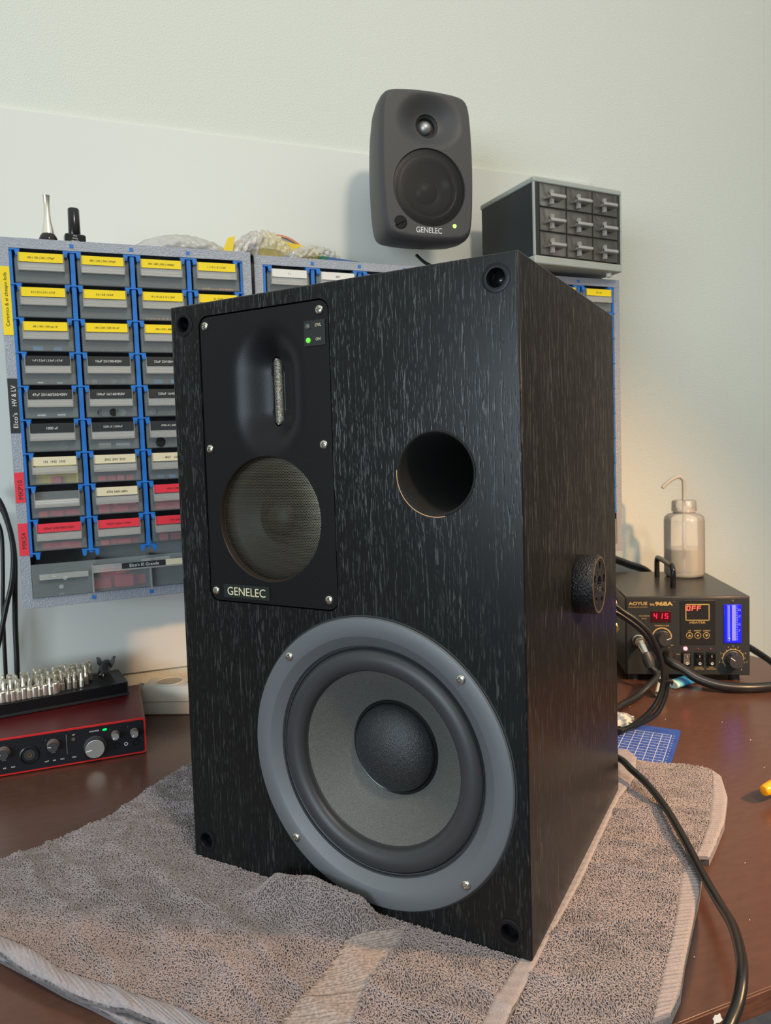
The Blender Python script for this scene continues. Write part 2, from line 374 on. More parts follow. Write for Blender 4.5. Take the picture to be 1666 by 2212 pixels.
# port sleeve
MB().lathe([(.0313,.0004), (.0305,.0006), (.0292,-.001), (.0290,-.17), (.0001,-.171)], onface(PORT[0], 0, PORT[1]), 64, cap0=False).build('port_tube', mat('port_flock', (.012,.011,.010), .8), spk, smooth=40)
MB().tube([(PORT[0]+.0317*math.cos(a), -.0001, PORT[1]+.0317*math.sin(a)) for a in [PI*.97+PI*.60*k/40 for k in range(41)]], .00045, 8).build('port_rim', mat('bare_wood_rim', (.55,.33,.17), .7), spk, smooth=60)['label'] = 'bare wood showing along the lower left of the port edge'
for x, z in holes:
    g = MB().lathe([(.0100,-.0002), (.0102,.0006), (.0090,.0009), (.0068,.0007), (.0062,-.0006), (.0060,-.010)], onface(x, 0, z), 40, cap0=False, cap1=False).build('grille_socket', BLACKPL, spk, smooth=40)
    MB().lathe([(.0061,-.0098), (.0050,-.0098), (.0036,-.0080), (.0001,-.0072)], onface(x, 0, z), 32, cap0=False).build('socket_bottom', BLACKGLOSS, g, smooth=60)
# front plate with the tweeter waveguide
TC = (.1052, .4155)
slot = [(x, z) for x, z in rrect(TC[0]-.0048, TC[0]+.0048, TC[1]-.0285, TC[1]+.0285, .00479, 8)]
def plate_fn(P):
    u = P[:, 0]; w = P[:, 1]; dw = np.clip(np.abs(w-TC[1])-.0150, 0, None); du = u-TC[0]
    d = np.hypot(du/np.where(du < 0, .043, .038), dw/.046)     # 0 at the slot, 1 at the rim of the bowl
    e = np.clip((d-.10)/.90, 0, 1); dep = .0135*(1-(3*e*e-2*e**3))**1.5
    return [(a, .0008+q, b) for a, q, b in zip(u, dep, w)]
pv, pf, pb = sheet(rrect(.0333, .1651, .2386, .4821, .0085, 6), [circle(MC[0], MC[1], .0526, 96), slot], .0018, plate_fn)
n0 = len(pv); pv, pf = skirt(pv, pf, pb[0], (0, .008, 0)); pv, pf = skirt(pv, pf, pb[1], (0, .009, 0)); pv, pf = skirt(pv, pf, pb[2], (0, .004, 0))
plate = MB().add(pv, pf).build('driver_panel', BLACKPL, spk, smooth=35)
MB().prism(rrect(.0336, .1648, .2388, .4818, .0085, 6), -.0190, -.0180, onface(0,0,0)).build('panel_backing', HOLE, plate)
MB().lathe([(.0526,-.0009), (.0522,-.0015), (.0521,-.0055), (.0515,-.0060)], onface(MC[0], 0, MC[1]), 96, cap0=False, cap1=False).build('opening_rim', mat('bronze_rim', (.05,.035,.028), .4, metal=.4), plate, smooth=40)
# tweeter gauze
gz = MB()
for k in range(1):
    pts = []; vs = []; fs = []; n = 14; m_ = 40
    for j in range(m_+1):
        w = -.0275+.055*j/m_; hw = .0047*math.sqrt(max(0, 1-max(0, (abs(w)-.0235)/.0042)**2)) if abs(w) > .0235 else .0047
        for i in range(n+1):
            a = PI*i/n; vs.append((TC[0]+hw*math.cos(a)*-1, .0150-.0040*math.sin(a), TC[1]+w))
    for j in range(m_):
        for i in range(n): q = j*(n+1)+i; fs.append((q, q+1, q+n+2, q+n+1))
    gz.add(vs, fs)
gz.build('tweeter_grille', WIRE, plate, smooth=60)['label'] = 'narrow upright slot of wire gauze'
# midrange behind its grille
MB().lathe([(.0520,-.0050), (.048,-.0040), (.035,-.0030), (.018,-.0026), (.0001,-.0025)], onface(MC[0], 0, MC[1]), 96, cap0=False).build('midrange_grille', MIDGRILLE, plate, smooth=60)
mid = MB().lathe([(.051,-.0105), (.046,-.0085), (.041,-.011), (.017,-.020), (.015,-.015), (.008,-.0115), (.0001,-.0105)], onface(MC[0], 0, MC[1]), 64, cap0=False).build('midrange_cone', mat('glossy_cone', (.008,.008,.009), .5), plate, smooth=50)
def screw_mesh(r):
    mb = MB().lathe([(r, 0), (r, .0006), (r*.86, .0012), (r*.5, .0016), (.0001, .0017)], FACE, 24)
    o = mb.build('screw', STEEL, None, smooth=40)
    a_, b_ = r*.62, r*.15; c = MB().prism([(b_,b_), (b_,a_), (-b_,a_), (-b_,b_), (-a_,b_), (-a_,-b_), (-b_,-b_), (-b_,-a_), (b_,-a_), (b_,-b_), (a_,-b_), (a_,b_)], .0007, .004, FACE)
    boolean(o, c.build('cutter', STEEL)); o.data.materials.clear(); o.data.materials.append(STEEL)
    return o
sc0 = screw_mesh(.0036); first = True
def put_screw(x, y, z, parent, ang):
    global first
    o = sc0 if first else sc0.copy()
    if not first: COL.objects.link(o)
    first = False; o.parent = parent; o.location = (x, y, z); o.rotation_euler = (0, ang, 0)
    MB().lathe([(.0046, .0000), (.0046, .00012), (.0037, .00012)], onface(x, y, z), 24, cap0=False, cap1=False).build('screw_recess', HOLE, parent) if y < 0.0009 and parent is plate else None
    return o
for i, (x, z) in enumerate([(.0391,.4747), (.1573,.4747), (.0391,.3699), (.1573,.3699), (.0391,.2465), (.1573,.2465)]): put_screw(x, .0008, z, plate, .5+i*.9)
bd = MB().prism(rrect(.0482, .0979, .2416, .2532, .0006, 2), 0, .0008, onface(0, .0007, 0)).build('name_badge', mat('badge_black', (.012,.018,.017), .35), spk)
text('GENELEC', CREAM, bd, onface(.0731, -.0001, .2474), width=.0412, height=.0070)
lp = MB().prism(rrect(.1424, .1624, .4475, .4672, .0004, 2), 0, .0006, onface(0, .0007, 0)).build('indicator_panel', mat('panel_black', (.012,.014,.014), .4), spk)
MB().lathe([(.0021,0), (.0020,.0008), (.0012,.0013), (.0001,.0014)], onface(.1464, .0001, .4627), 24).build('overload_light', LEDOFF, lp, smooth=50)
MB().lathe([(.0021,0), (.0020,.0008), (.0012,.0013), (.0001,.0014)], onface(.1465, .0001, .4519), 24).build('power_light', LEDG, lp, smooth=50)['label'] = 'lit green power light'
text('OVL', CREAM, lp, onface(.1560, .0001, .4632), width=.0058, height=.0024); text('ON', CREAM, lp, onface(.1557, .0001, .4523), width=.0044, height=.0024)
# woofer
wf = MB().lathe([(.0995,-.030), (.0995,-.0015), (.1140,-.0005), (.1146,.0012), (.1138,.0028), (.1128,.0032), (.1000,.0032), (.0996,.0030), (.0915,-.0026), (.0912,-.0062), (.0895,-.0062)], onface(WC[0], 0, WC[1]), 128, cap0=False, cap1=False).build('woofer', BASKET, spk, smooth=28)
MB().lathe([(.1160,.0002), (.1150,.0004), (.1143,.0003)], onface(WC[0], 0, WC[1]), 96, cap0=False, cap1=False).build('gasket', BLACKMATT, wf)
pr = [(.0916,-.0052), (.0912,-.0040), (.0906,-.0040), (.0904,-.0048), (.0898,-.0048), (.0895,-.0040), (.0888,-.0044)]
for k in range(17): a = PI*k/16; pr.append((.0795+.0092*math.cos(a), -.0065+.0068*math.sin(a)))
pr += [(.0700,-.0078), (.0695,-.0088)]
MB().lathe(pr, onface(WC[0], 0, WC[1]), 128, cap0=False, cap1=False).build('surround', RUBBER, wf, smooth=35)
MB().lathe([(.0705,-.0086), (.066,-.0116), (.058,-.0180), (.048,-.0262), (.0395,-.0325), (.0370,-.0340), (.0355,-.0345)], onface(WC[0], 0, WC[1]), 128, cap0=False, cap1=False).build('cone', CONE, wf, smooth=60)
MB().lathe([(.0395,-.0330), (.0378,-.0312), (.0366,-.0316), (.0360,-.0332)], onface(WC[0], 0, WC[1]), 96, cap0=False, cap1=False).build('cap_glue_ring', BLACKGLOSS, wf, smooth=50)
MB().lathe([(.0362,-.0332)]+[(.0362*math.cos(a), -.0332+.0175*math.sin(a)) for a in [PI/2*k/14 for k in range(1, 14)]]+[(.0001,-.0157)], onface(WC[0], 0, WC[1]), 96, cap0=False).build('dust_cap', DUSTCAP, wf, smooth=60)
for i, (x, z) in enumerate([(.1187,.1978), (.2713,.1978), (.1187,.0452), (.2713,.0452)]): put_screw(x, -.0031, z, wf, .3+i*1.1)
# wall-mount boss on the right side
BT = .017; bm_ = T(SW, .144, .245) @ Matrix.Rotation(PI/2, 4, 'Y')
boss = MB().lathe([(.0250,0), (.0253,.0006), (.0252,BT-.001), (.0246,BT)], bm_, 72).build('mounting_boss', mat('crinkle_black', (.010,.010,.011), .30, bump=(650, 1, .0012)), spk, smooth=40)
c = MB()
for k in range(5):
    a = .5+2*PI*k/5; c.lathe([(.0034, BT-.007), (.0034, BT+.01)], bm_ @ T(.0165*math.cos(a), .0165*math.sin(a), 0), 20)
c.lathe([(.0062, BT-.009), (.0062, BT-.0045), (.0080, BT+.001), (.0080, BT+.01)], bm_, 32)
for k in range(5):
    a = .5+PI/5+2*PI*k/5; c.box(.010, .021, -.0006, .0006, BT-.0012, BT+.01, bm_ @ Matrix.Rotation(a, 4, 'Z'))
boolean(boss, c.build('cutter', HOLE)); boss.data.materials.clear(); boss.data.materials.append(MATS['crinkle_black'])
MB().lathe([(.0238, BT-.0002), (.0238, BT+.0003), (.0225, BT+.0003), (.0225, BT-.0002)], bm_, 72, cap0=False, cap1=False).build('boss_rim', mat('worn_edge', (.22,.16,.09), .4, metal=.6), boss)
MB().lathe([(.0060, BT-.0085), (.0050, BT-.0060), (.0001, BT-.0055)], bm_, 24, cap0=False).build('boss_bolt', STEEL, boss, smooth=40)
#TOWEL#
# ------------------------------------------------------------------ towel
UP_LO=[(-0.0283,-0.5110),(-0.0062,-0.5485),(0.0169,-0.5819),(0.0346,-0.6050),(0.0563,-0.6324),(0.0777,-0.6549),(0.0969,-0.6736),(0.1181,-0.6927),(0.1321,-0.7050),(0.1571,-0.7343),(0.2069,-0.7870)]
UP_HI=[(-0.0322,-0.4892),(-0.0092,-0.5290),(0.0145,-0.5617),(0.0320,-0.5786),(0.0524,-0.6097),(0.0710,-0.6291),(0.0897,-0.6484),(0.1043,-0.6642),(0.1247,-0.6799),(0.1438,-0.7030),(0.1690,-0.7310),(0.2104,-0.7748)]
UNDER=[(-0.0299,-0.5051),(-0.0078,-0.5413),(0.0155,-0.5742),(0.0377,-0.6013),(0.0633,-0.6337),(0.0819,-0.6547),(0.1007,-0.6778),(0.1205,-0.7024),(0.1553,-0.7437),(0.20,-0.793)]
UP_BACK=[(0.1821,-0.2983),(0.1229,-0.3533),(0.0772,-0.3987),(0.0366,-0.4214),(-0.0003,-0.4410),(-0.0205,-0.4543),(-0.0348,-0.4740)]
UPR_OUT=[(0.2986,-0.8056),(0.3252,-0.7873),(0.3776,-0.7439),(0.3917,-0.7324),(0.4615,-0.6779),(0.5838,-0.5736),(0.6275,-0.5444),(0.6620,-0.5076),(0.6672,-0.4885)]
UPR_IN=[(0.2847,-0.7996),(0.3113,-0.7813),(0.3282,-0.7665),(0.3628,-0.7395),(0.3727,-0.7376),(0.4491,-0.6760),(0.5723,-0.5682),(0.6118,-0.5370),(0.6402,-0.4973),(0.6526,-0.4816)]
DOB_R=[(0.2813,-0.6464),(0.3064,-0.6717),(0.2861,-0.6942),(0.2596,-0.7182),(0.2362,-0.7488),(0.2180,-0.7880)]
DOB_L=[(0.2700,-0.6360),(0.2581,-0.6708),(0.2286,-0.6999),(0.1926,-0.7299),(0.1600,-0.7500)]
LOW=[(0.2855,-0.8067),(0.3300,-0.7700),(0.60,-0.55),(0.6400,-0.5000),(0.6653,-0.5036),(0.6819,-0.5184),(0.7057,-0.5364),(0.7180,-0.5490),(0.7223,-0.5575),(0.7213,-0.5737),(0.6903,-0.6126),(0.6475,-0.6499),(0.6081,-0.6774),(0.5878,-0.6907),(0.5784,-0.6808),(0.5718,-0.7000),(0.5437,-0.7252),(0.5039,-0.7582),(0.4737,-0.7832),(0.4484,-0.8059),(0.4300,-0.8175),(0.30,-0.8178)]
LOWHEM=[(0.7228,-0.5590),(0.6797,-0.6021),(0.6336,-0.6435),(0.5957,-0.6718),(0.5761,-0.6854),(0.5434,-0.7038),(0.5136,-0.7318),(0.4823,-0.7601),(0.4493,-0.7875),(0.4142,-0.8178),(0.3907,-0.8377)]
def waves(P, seed, n=16, lo=25, hi=110):
    r = np.random.default_rng(seed); z = np.zeros(len(P)); tot = 0
    for _ in range(n):
        k = r.uniform(lo, hi); a = r.uniform(0, PI); am = 1/k**.8; z += am*np.sin(k*(P[:, 0]*math.cos(a)+P[:, 1]*math.sin(a))+r.uniform(0, 6.28)); tot += am
    return z/tot
def clampd(d, w): t = np.clip(d/w, 0, 1); return t*t*(3-2*t)
SFOOT = [(.1663,-.5016), (.3710,-.7466), (.5946,-.5598), (.3899,-.3148)]
def z_up(P):
    P = np.asarray(P)[:, :2]
    k = clampd(np.where(inside(P, SFOOT), 0, dist_poly(P, SFOOT+[SFOOT[0]])), .05)
    z = .0105+.0030*k*waves(P, 3)*2.0+.0018*k*(np.sin(95*(P[:, 0]*.75+P[:, 1]*.35)+3*waves(P, 5))**8)
    # raised fold running out from under the loudspeaker
    fk = clampd(np.where(inside(P, SFOOT), 0, dist_poly(P, SFOOT+[SFOOT[0]])), .012)
    d = dist_poly(P, [(.222,-.600), (.262,-.640), (.272,-.652)]); z += .020*np.exp(-(d/.016)**2)*fk
    d = dist_poly(P, [(.246,-.618), (.232,-.650), (.190,-.675), (.150,-.690)]); z += .004*np.exp(-(d/.014)**2)*fk
    hem = dist_poly(P, UP_LO); z += .0030*np.exp(-((hem-.007)/.006)**2)
    dob = inside(P, DOB_R+DOB_L[::-1]) ; z -= .0010*dob
    return z
def z_lo(P):
    P = np.asarray(P)[:, :2]
    return .0052+.0022*(1+waves(P, 11, 14, 30, 90)*1.8)+.0022*np.clip(np.sin(110*(P[:, 0]*.35+P[:, 1]*.9)+4*waves(P, 12)), 0, 1)**3*clampd(dist_poly(P, LOWHEM), .05)
towel = empty('towel', (.2, -.6, 0), 0, 'grey terry towel folded on the desk under the large loudspeaker', 'towel')
def L2T(V): V = np.asarray(V, float).copy(); V[:, 0] -= .2; V[:, 1] += .6; return [tuple(v) for v in V]
def layer(name, outline, zf, zb, step, m, holes=(), tuck=0.0):
    ol = resample(outline, .004, True)
    v, f, b = sheet(ol, holes, step, lambda P: np.c_[P, zf(P)])
    v = L2T(v); n = len(v); lp = b[0]; c2 = np.mean([v[i][:2] for i in lp], axis=0)
    v2 = v+[(v[i][0], v[i][1], max(zb, v[i][2]-.0035)) for i in lp]+[(v[i][0]+(c2[0]-v[i][0])*tuck, v[i][1]+(c2[1]-v[i][1])*tuck, zb) for i in lp]; m_ = len(lp)
    f = list(f)+[(lp[i], lp[(i+1) % m_], n+(i+1) % m_, n+i) for i in range(m_)]+[(n+i, n+(i+1) % m_, n+m_+(i+1) % m_, n+m_+i) for i in range(m_)]
    return MB().add(v2, f).build(name, m, towel, smooth=60)
UPPER = UP_BACK+UP_LO+UPR_OUT[1:]+[(.6526,-.4816), (.5,-.33), (.3,-.26)]
layer('upper_layer', UPPER, z_up, .0004, .0045, TOWEL, tuck=.05)
layer('lower_layer', LOW, z_lo, .0002, .0045, TOWEL)
uo = [(x, y) for x, y in UNDER]
layer('under_layer', [(.02,-.46)]+uo+[(.24,-.775), (.2,-.65)], lambda P: np.full(len(P), .0042), .0002, .02, TOWEL)
def band(name, A, B, zf, lift, m, n=150, k=8, thick=.0016, lab=None):
    A = resample(A, .001); B = resample(B, .001); vs = []; fs = []
    for i in range(n):
        a = A[round(i/(n-1)*(len(A)-1))]; b = B[round(i/(n-1)*(len(B)-1))]
        for j in range(k+1): t = j/k; vs.append((a[0]+(b[0]-a[0])*t, a[1]+(b[1]-a[1])*t))
    P = np.array(vs); prof = np.tile([1.0 if 0 < j < k else .1 for j in range(k+1)], n)
    top = np.c_[P, zf(P)+lift*prof+.00045*np.sin(np.repeat(np.arange(n), k+1)*1.9)]; bot = np.c_[P, zf(P)-thick]
    for i in range(n-1):
        for j in range(k): q = i*(k+1)+j; fs.append((q, q+1, q+k+2, q+k+1))
    N = len(vs)
    for i in range(n-1):
        for j in (0, k): q = i*(k+1)+j; fs.append((q, q+k+1, q+k+1+N, q+N))
    for i in (0, n-1):
        for j in range(k): q = i*(k+1)+j; fs.append((q, q+1, q+1+N, q+N))
    o = MB().add(L2T(np.vstack([top, bot])), fs).build(name, m, towel, smooth=50)
    if lab: o['label'] = lab
    return o
band('hem', UP_LO, UP_HI[:-1], z_up, .0016, HEM, lab='flat woven hem along the front left edge')
band('hem', UPR_OUT, UPR_IN, z_up, .0014, HEM, lab='flat woven hem along the right edge of the upper layer')
band('hem', LOW[8:14], LOWHEM[0:5], z_lo, .0014, HEM)
band('hem', LOW[14:21], LOWHEM[4:10], z_lo, .0014, HEM, lab='flat woven hem along the right edge of the lower layer')
band('hem', UNDER, [(x+.004, y+.006) for x, y in UNDER], lambda P: np.full(len(P), .0045), .0012, HEM)
band('woven_band', DOB_R[1:], DOB_L[1:], z_up, .0006, mat('woven_band', (.32,.275,.265), .9, noise=(420, (.21,.18,.175), .42, .62), bump=(500, .8, .0008)), lab='smooth woven stripe across the pile')
def pile(name, poly, zf, spacing, excl, h=.0017):
    A = np.array(poly); x0, y0 = A.min(0); x1, y1 = A.max(0)
    xs = np.arange(x0, x1, spacing); ys = np.arange(max(y0, -.83), y1, spacing); G = np.stack(np.meshgrid(xs, ys), -1).reshape(-1, 2)
    G += rng.uniform(-.5, .5, G.shape)*spacing; k = inside(G, poly)
    for e in excl: k &= ~inside(G, e)
    G = G[k]; n = len(G); z = zf(G)
    th = 1.6*waves(G, 21, 10, 60, 260)*2.2+rng.normal(0, .55, n); d = np.c_[np.cos(th), np.sin(th)]
    ln = rng.uniform(.0008, .0013, n); hh = h*rng.uniform(.7, 1.25, n); lean = rng.normal(0, .0004, (n, 2))
    tt = np.array([-1, -.75, 0, .75, 1]); hz = np.array([-.25, .72, 1.0, .72, -.25]); R = rng.uniform(.00038, .00050, n)
    V = np.zeros((n, 5, 3, 3)); perp = np.c_[-d[:, 1], d[:, 0]]
    for a in range(5):
        c = np.c_[G+d*(ln*tt[a])[:, None]+lean*hz[a], z+hh*hz[a]]
        tx = np.cos(math.atan2((hz[min(a+1,4)]-hz[max(a-1,0)])*h, (tt[min(a+1,4)]-tt[max(a-1,0)])*.0012))
        for b in range(3):
            an = PI/2+2*PI*b/3; V[:, a, b, :2] = c[:, :2]+perp*(R*math.cos(an))[:, None]; V[:, a, b, 2] = c[:, 2]+R*math.sin(an)
            s_ = (-1, -.7, 0, .7, 1)[a]; V[:, a, b, :2] += d*(R*math.sin(an)*s_)[:, None]
    V = V.reshape(-1, 3); V[:, 0] -= .2; V[:, 1] += .6
    q = []
    for a in range(4):
        for b in range(3): q.append((a*3+b, a*3+(b+1) % 3, (a+1)*3+(b+1) % 3, (a+1)*3+b))
    q = (np.array(q)[None]+(np.arange(n)*15)[:, None, None]).reshape(-1, 4)
    me = bpy.data.meshes.new(name); me.vertices.add(len(V)); me.vertices.foreach_set('co', V.ravel())
    me.loops.add(q.size); me.loops.foreach_set('vertex_index', q.ravel()); me.polygons.add(len(q))
    me.polygons.foreach_set('loop_start', np.arange(0, q.size, 4)); me.polygons.foreach_set('use_smooth', np.ones(len(q), bool)); me.update(calc_edges=True)
    o = link(name, me, LOOP, towel); o['kind'] = 'stuff'; return o
shrink = SFOOT
pile('terry_pile', UPPER, z_up, .00142, [shrink, UP_LO+UP_HI[::-1], UPR_OUT+UPR_IN[::-1], DOB_R[1:]+DOB_L[1:][::-1], [(.19,-.30), (.38,-.30), (.60,-.50), (.64,-.47), (.5,-.3), (.3,-.2)]])
pile('terry_pile', LOW, z_lo, .00142, [LOW[8:14]+LOWHEM[0:5][::-1], LOW[14:21]+LOWHEM[4:10][::-1], UPPER])
#REST#
# ------------------------------------------------------------------ wall-hung small-parts cabinets
CW, CH, CDp = .306, .4545, .155
G0, GP, R0, RP = .0125, .0702, .4401, .04128
def cabinet(name, loc, rot, label, group=None):
    t = empty(name, loc, rot[2], label, 'cabinet', group, rot[0], rot[1])
    mb = MB(); mb.box(.0006, .0016, 0, CDp, 0, CH); mb.box(CW-.0016, CW-.0006, 0, CDp, 0, CH); mb.box(.0006, CW-.0006, 0, CDp, 0, .001); mb.box(.0006, CW-.0006, 0, CDp, CH-.001, CH)
    mb.box(.0006, CW-.0006, CDp-.001, CDp, 0, CH)
    mb.box(.0006, .0125, -.0006, .0004, 0, CH); mb.box(CW-.0125, CW-.0006, -.0006, .0004, 0, CH)
    mb.box(.0006, CW-.0006, -.0008, .0002, CH-.0125, CH); mb.box(.0006, CW-.0006, -.0008, .0002, 0, .0125)
    mb.build('casing', HAMMER, t, bevel=.0004, seg=1)
    g = MB()
    for i in range(5):
        x = G0+GP*i; w = .0028 if 0 < i < 4 else .0016; xx = x+(.0016 if i == 0 else (-.0016 if i == 4 else 0))
        g.box(xx-w, xx+w, -.0015, .10, R0-9*RP-.004, R0+.001)
        for j in range(10):
            z = R0-RP*j
            a = xx-.0105 if i > 0 else xx-w; b = xx+.0105 if i < 4 else xx+w
            g.box(a, b, -.0030, .006, z-.0010, z+.0010)
            for s_ in ([-1] if i > 0 else [])+([1] if i < 4 else []):
                cx = xx+s_*.0075
                g.prism([(cx-.0028, z-.001), (cx+.0028, z-.001), (cx+.0018, z-.0075), (cx-.0018, z-.0075)], .0005, .0045, FACE)
    g.build('drawer_frame', BLUE, t, bevel=.0003, seg=1)
    MB().box(.002, CW-.002, .095, .097, .002, CH-.002).build('back_liner', DARKIN, t)
    for i in (1, 2, 3):
        for z in (.0065, CH-.0065): MB().box(G0+GP*i-.0022, G0+GP*i+.0022, -.0016, 0, z-.0022, z+.0022).build('frame_peg', BLUE, t)
    return t
class Cab: pass
def drawer(t, i, j, lab=None, lm=None, tm=None, clear=None):
    x0 = G0+GP*i+.0050; x1 = G0+GP*(i+1)-.0040; z1 = R0-RP*j-.0042; z0 = z1-.0350; b = MB(); th = .0010
    dz = z1-.005
    b.box(x0, x1, .001, .092, z0, z0+th); b.box(x0, x0+th, .001, .092, z0+th, dz); b.box(x1-th, x1, .001, .092, z0+th, dz); b.box(x0+th, x1-th, .091, .092, z0+th, dz-.006)
    b.box(x0+th, x1-th, .000, .0012, z0+th, dz+.003)
    d = b.build('drawer', clear or CLEAR, t)
    # lip: label window and the sloping finger pull under it
    lx0, lx1 = x0+.0052, x1-.0060; h = MB()
    h.prism([(-.0001, z1-.0135), (.0075, z1-.0205), (.0085, z1-.0205), (.0085, z1-.0190), (.0010, z1-.0120)], lx0, lx1, Matrix(((0,0,1,0),(-1,0,0,0),(0,1,0,0),(0,0,0,1))))
    h.box(lx0, lx1, -.0090, -.0078, z1-.0215, z1-.0122)
    for xx in (lx0-.0008, lx1): h.box(xx, xx+.0010, -.0090, 0, z1-.0215, z1+.0006)
    h.build('finger_pull', CLEARL, d)
    if lm:
        MB().box(lx0+.0004, lx1-.0004, -.0076, -.0070, z1-.0110, z1-.0002).build('label_card', lm, d)
        if lab: text(lab, tm, d, onface((lx0+lx1)/2, -.00765, z1-.0062), height=.0030, maxw=(lx1-lx0)*.86, name='lettering')
    return (x0+th, x1-th, z0+th+.0002)
cabL = cabinet('parts_cabinet', (.0016, -.1719, .1931), (.0079, -.0106, .005), 'grey metal parts cabinet at the left, blue frame and yellow labels')
rows = [[('100 | 120 | 220 | 270pF','y'), ('300 | 330 | 390 | 470pF','y'), ('560 | 680 | 820 | 1000pF','y'), ('1 | 1,2 | 1,5 | 2,2nF','y')],
 [('2,7 | 3,3 | 3,9 | 4,7nF','y'), ('5,6 | 6,8 | 8,2nF','y'), ('10 | 10 cer | 12 | 15nF','y'), ('22 | 27nF','y')],
 [('68 | 100 | 100 cer nF','y'), ('120 | 220 | 220 HV nF','y'), ('330 | 470 | 680nF','y')],
 [('1uF | 2.2uF | 3.3uF | 4.7uF','b'), ('10uF 25/100/450V','b'), ('22uF 25/100/450V','b')],
 [('47uF 25/160/250/450V','b'), ('100uF 16/160/450V','b'), ('220uF 16/450V','b')],
 [('1000 uF','b'), ('2200 uF | 3300uF','b'), ('4700 uF | 6800uF','b')],
 [('1N  1N2  1N5','e'), ('2N2 2N7 3N3','e'), ('4N7   10N','e')],
 [('', None), ('47N 56N 68N','e'), ('100nF | 220nF','r')],
 [('100nF 630/400/100V','r'), ('220nF | 330nF | 470nF','r'), ('1uF | 2,2uF','r')]]
LM = {'y': (YEL, BLACKP), 'b': (BLK, WHITEP), 'e': (BEI, BLACKP), 'r': (RED, BLACKP), 'w': (WHI, BLACKP)}
bays = {}
for j, rw in enumerate(rows):
    for i, (s_, k) in enumerate(rw):
        lm, tm = LM[k] if k else (None, None); bays[(i, j)] = drawer(cabL, i, j, s_, lm, tm)
# wide bottom drawer
b = MB(); x0, x1, z0, z1 = .0130, .2920, .0135, .0590
b.box(x0, x1, -.003, .092, z0, z0+.001); b.box(x0, x0+.001, -.003, .092, z0, z1-.006); b.box(x1-.001, x1, -.003, .092, z0, z1-.006); b.box(x0, x1, -.0045, -.003, z0, z1-.004)
for xx in (.0830, .1530, .2230): b.box(xx-.0007, xx+.0007, -.003, .09, z0, z1-.012)
bd = b.build('wide_drawer', CLEAR, cabL)
h = MB(); h.box(.084, .292, -.0130, -.0120, .0395, .0490); h.box(.084, .292, -.0125, -.004, .0392, .0400); h.box(.022, .078, -.0115, -.0105, .036, .043); h.box(.022, .078, -.0105, -.004, .036, .0366)
for xx in (.0830, .1530): h.box(xx-.001, xx+.001, -.013, -.004, .0145, .050)
h.build('finger_pull', CLEARL, bd)
MB().box(.118, .172, -.0140, -.0132, .0415, .0488).build('label_card', BLK, bd); text("Elco's El Grande", WHITEP, bd, onface(.1455, -.01405, .0452), width=.036, height=.0040)
MB().box(.172, .195, -.0140, -.0132, .0415, .0492).build('label_card', BEI, bd)
# stickers on the left flange
def sticker(z0, z1, m, s_, tm, w=.0108, tw=None, flip=1):
    p = MB().box(.0010, .0010+w, -.0012, -.0007, z0, z1).build('sticker', m, cabL)
    for (q, zc, ln) in s_: text(q, tm, p, onface(.0010+w*.55, -.00125, zc) @ Matrix.Rotation(PI/2, 4, 'Z'), width=ln, height=.0052 if m is not YEL else .0050)
sticker(.3373, .4196, YEL, [('Ceramics & el cheapo foils', .3800, .064)], BLACKP)
sticker(.2184, .2849, BLK, [("Elco's", .2340, .0185), ('HV & LV', .2640, .0250)], WHITEP)
sticker(.1328, .1702, RED, [('MKP10', .1490, .0235)], BLACKP)
sticker(.0670, .1072, RED, [('MKS4', .0855, .0200)], BLACKP)
# the two cabinets to its right, mostly behind the loudspeaker
cabM = cabinet('parts_cabinet', (.3080, -.165, .1957), (0, 0, 0), 'middle grey parts cabinet behind the loudspeaker, with white drawer labels')
for i, s_ in enumerate(['1 |', '2R7', '3R3', '4R7']): drawer(cabM, i, 0, s_, WHI, BLACKP)
cabR = cabinet('parts_cabinet', (.6150, -.165, .1962), (0, 0, 0), 'rightmost grey parts cabinet, under the small clear-drawer chest')
for j in range(9):
    for i in range(4):
        drawer(cabR, i, j, 'XR | XR' if (i, j) == (3, 0) else '', YEL if j < 4 else WHI, BLACKP)
        if j > 0: drawer(cabM, i, j, '', WHI, BLACKP)
        if j > 1 and i == 3: drawer(cabL, i, j, '', YEL if j == 2 else (BLK if j < 6 else RED), BLACKP)
for c_ in (cabM, cabR):
    b = MB(); b.box(x0, x1, -.003, .092, z0, z0+.001); b.box(x0, x0+.001, -.003, .092, z0, z1-.006); b.box(x1-.001, x1, -.003, .092, z0, z1-.006); b.box(x0, x1, -.0045, -.003, z0, z1-.004)
    b.build('wide_drawer', CLEAR, c_)
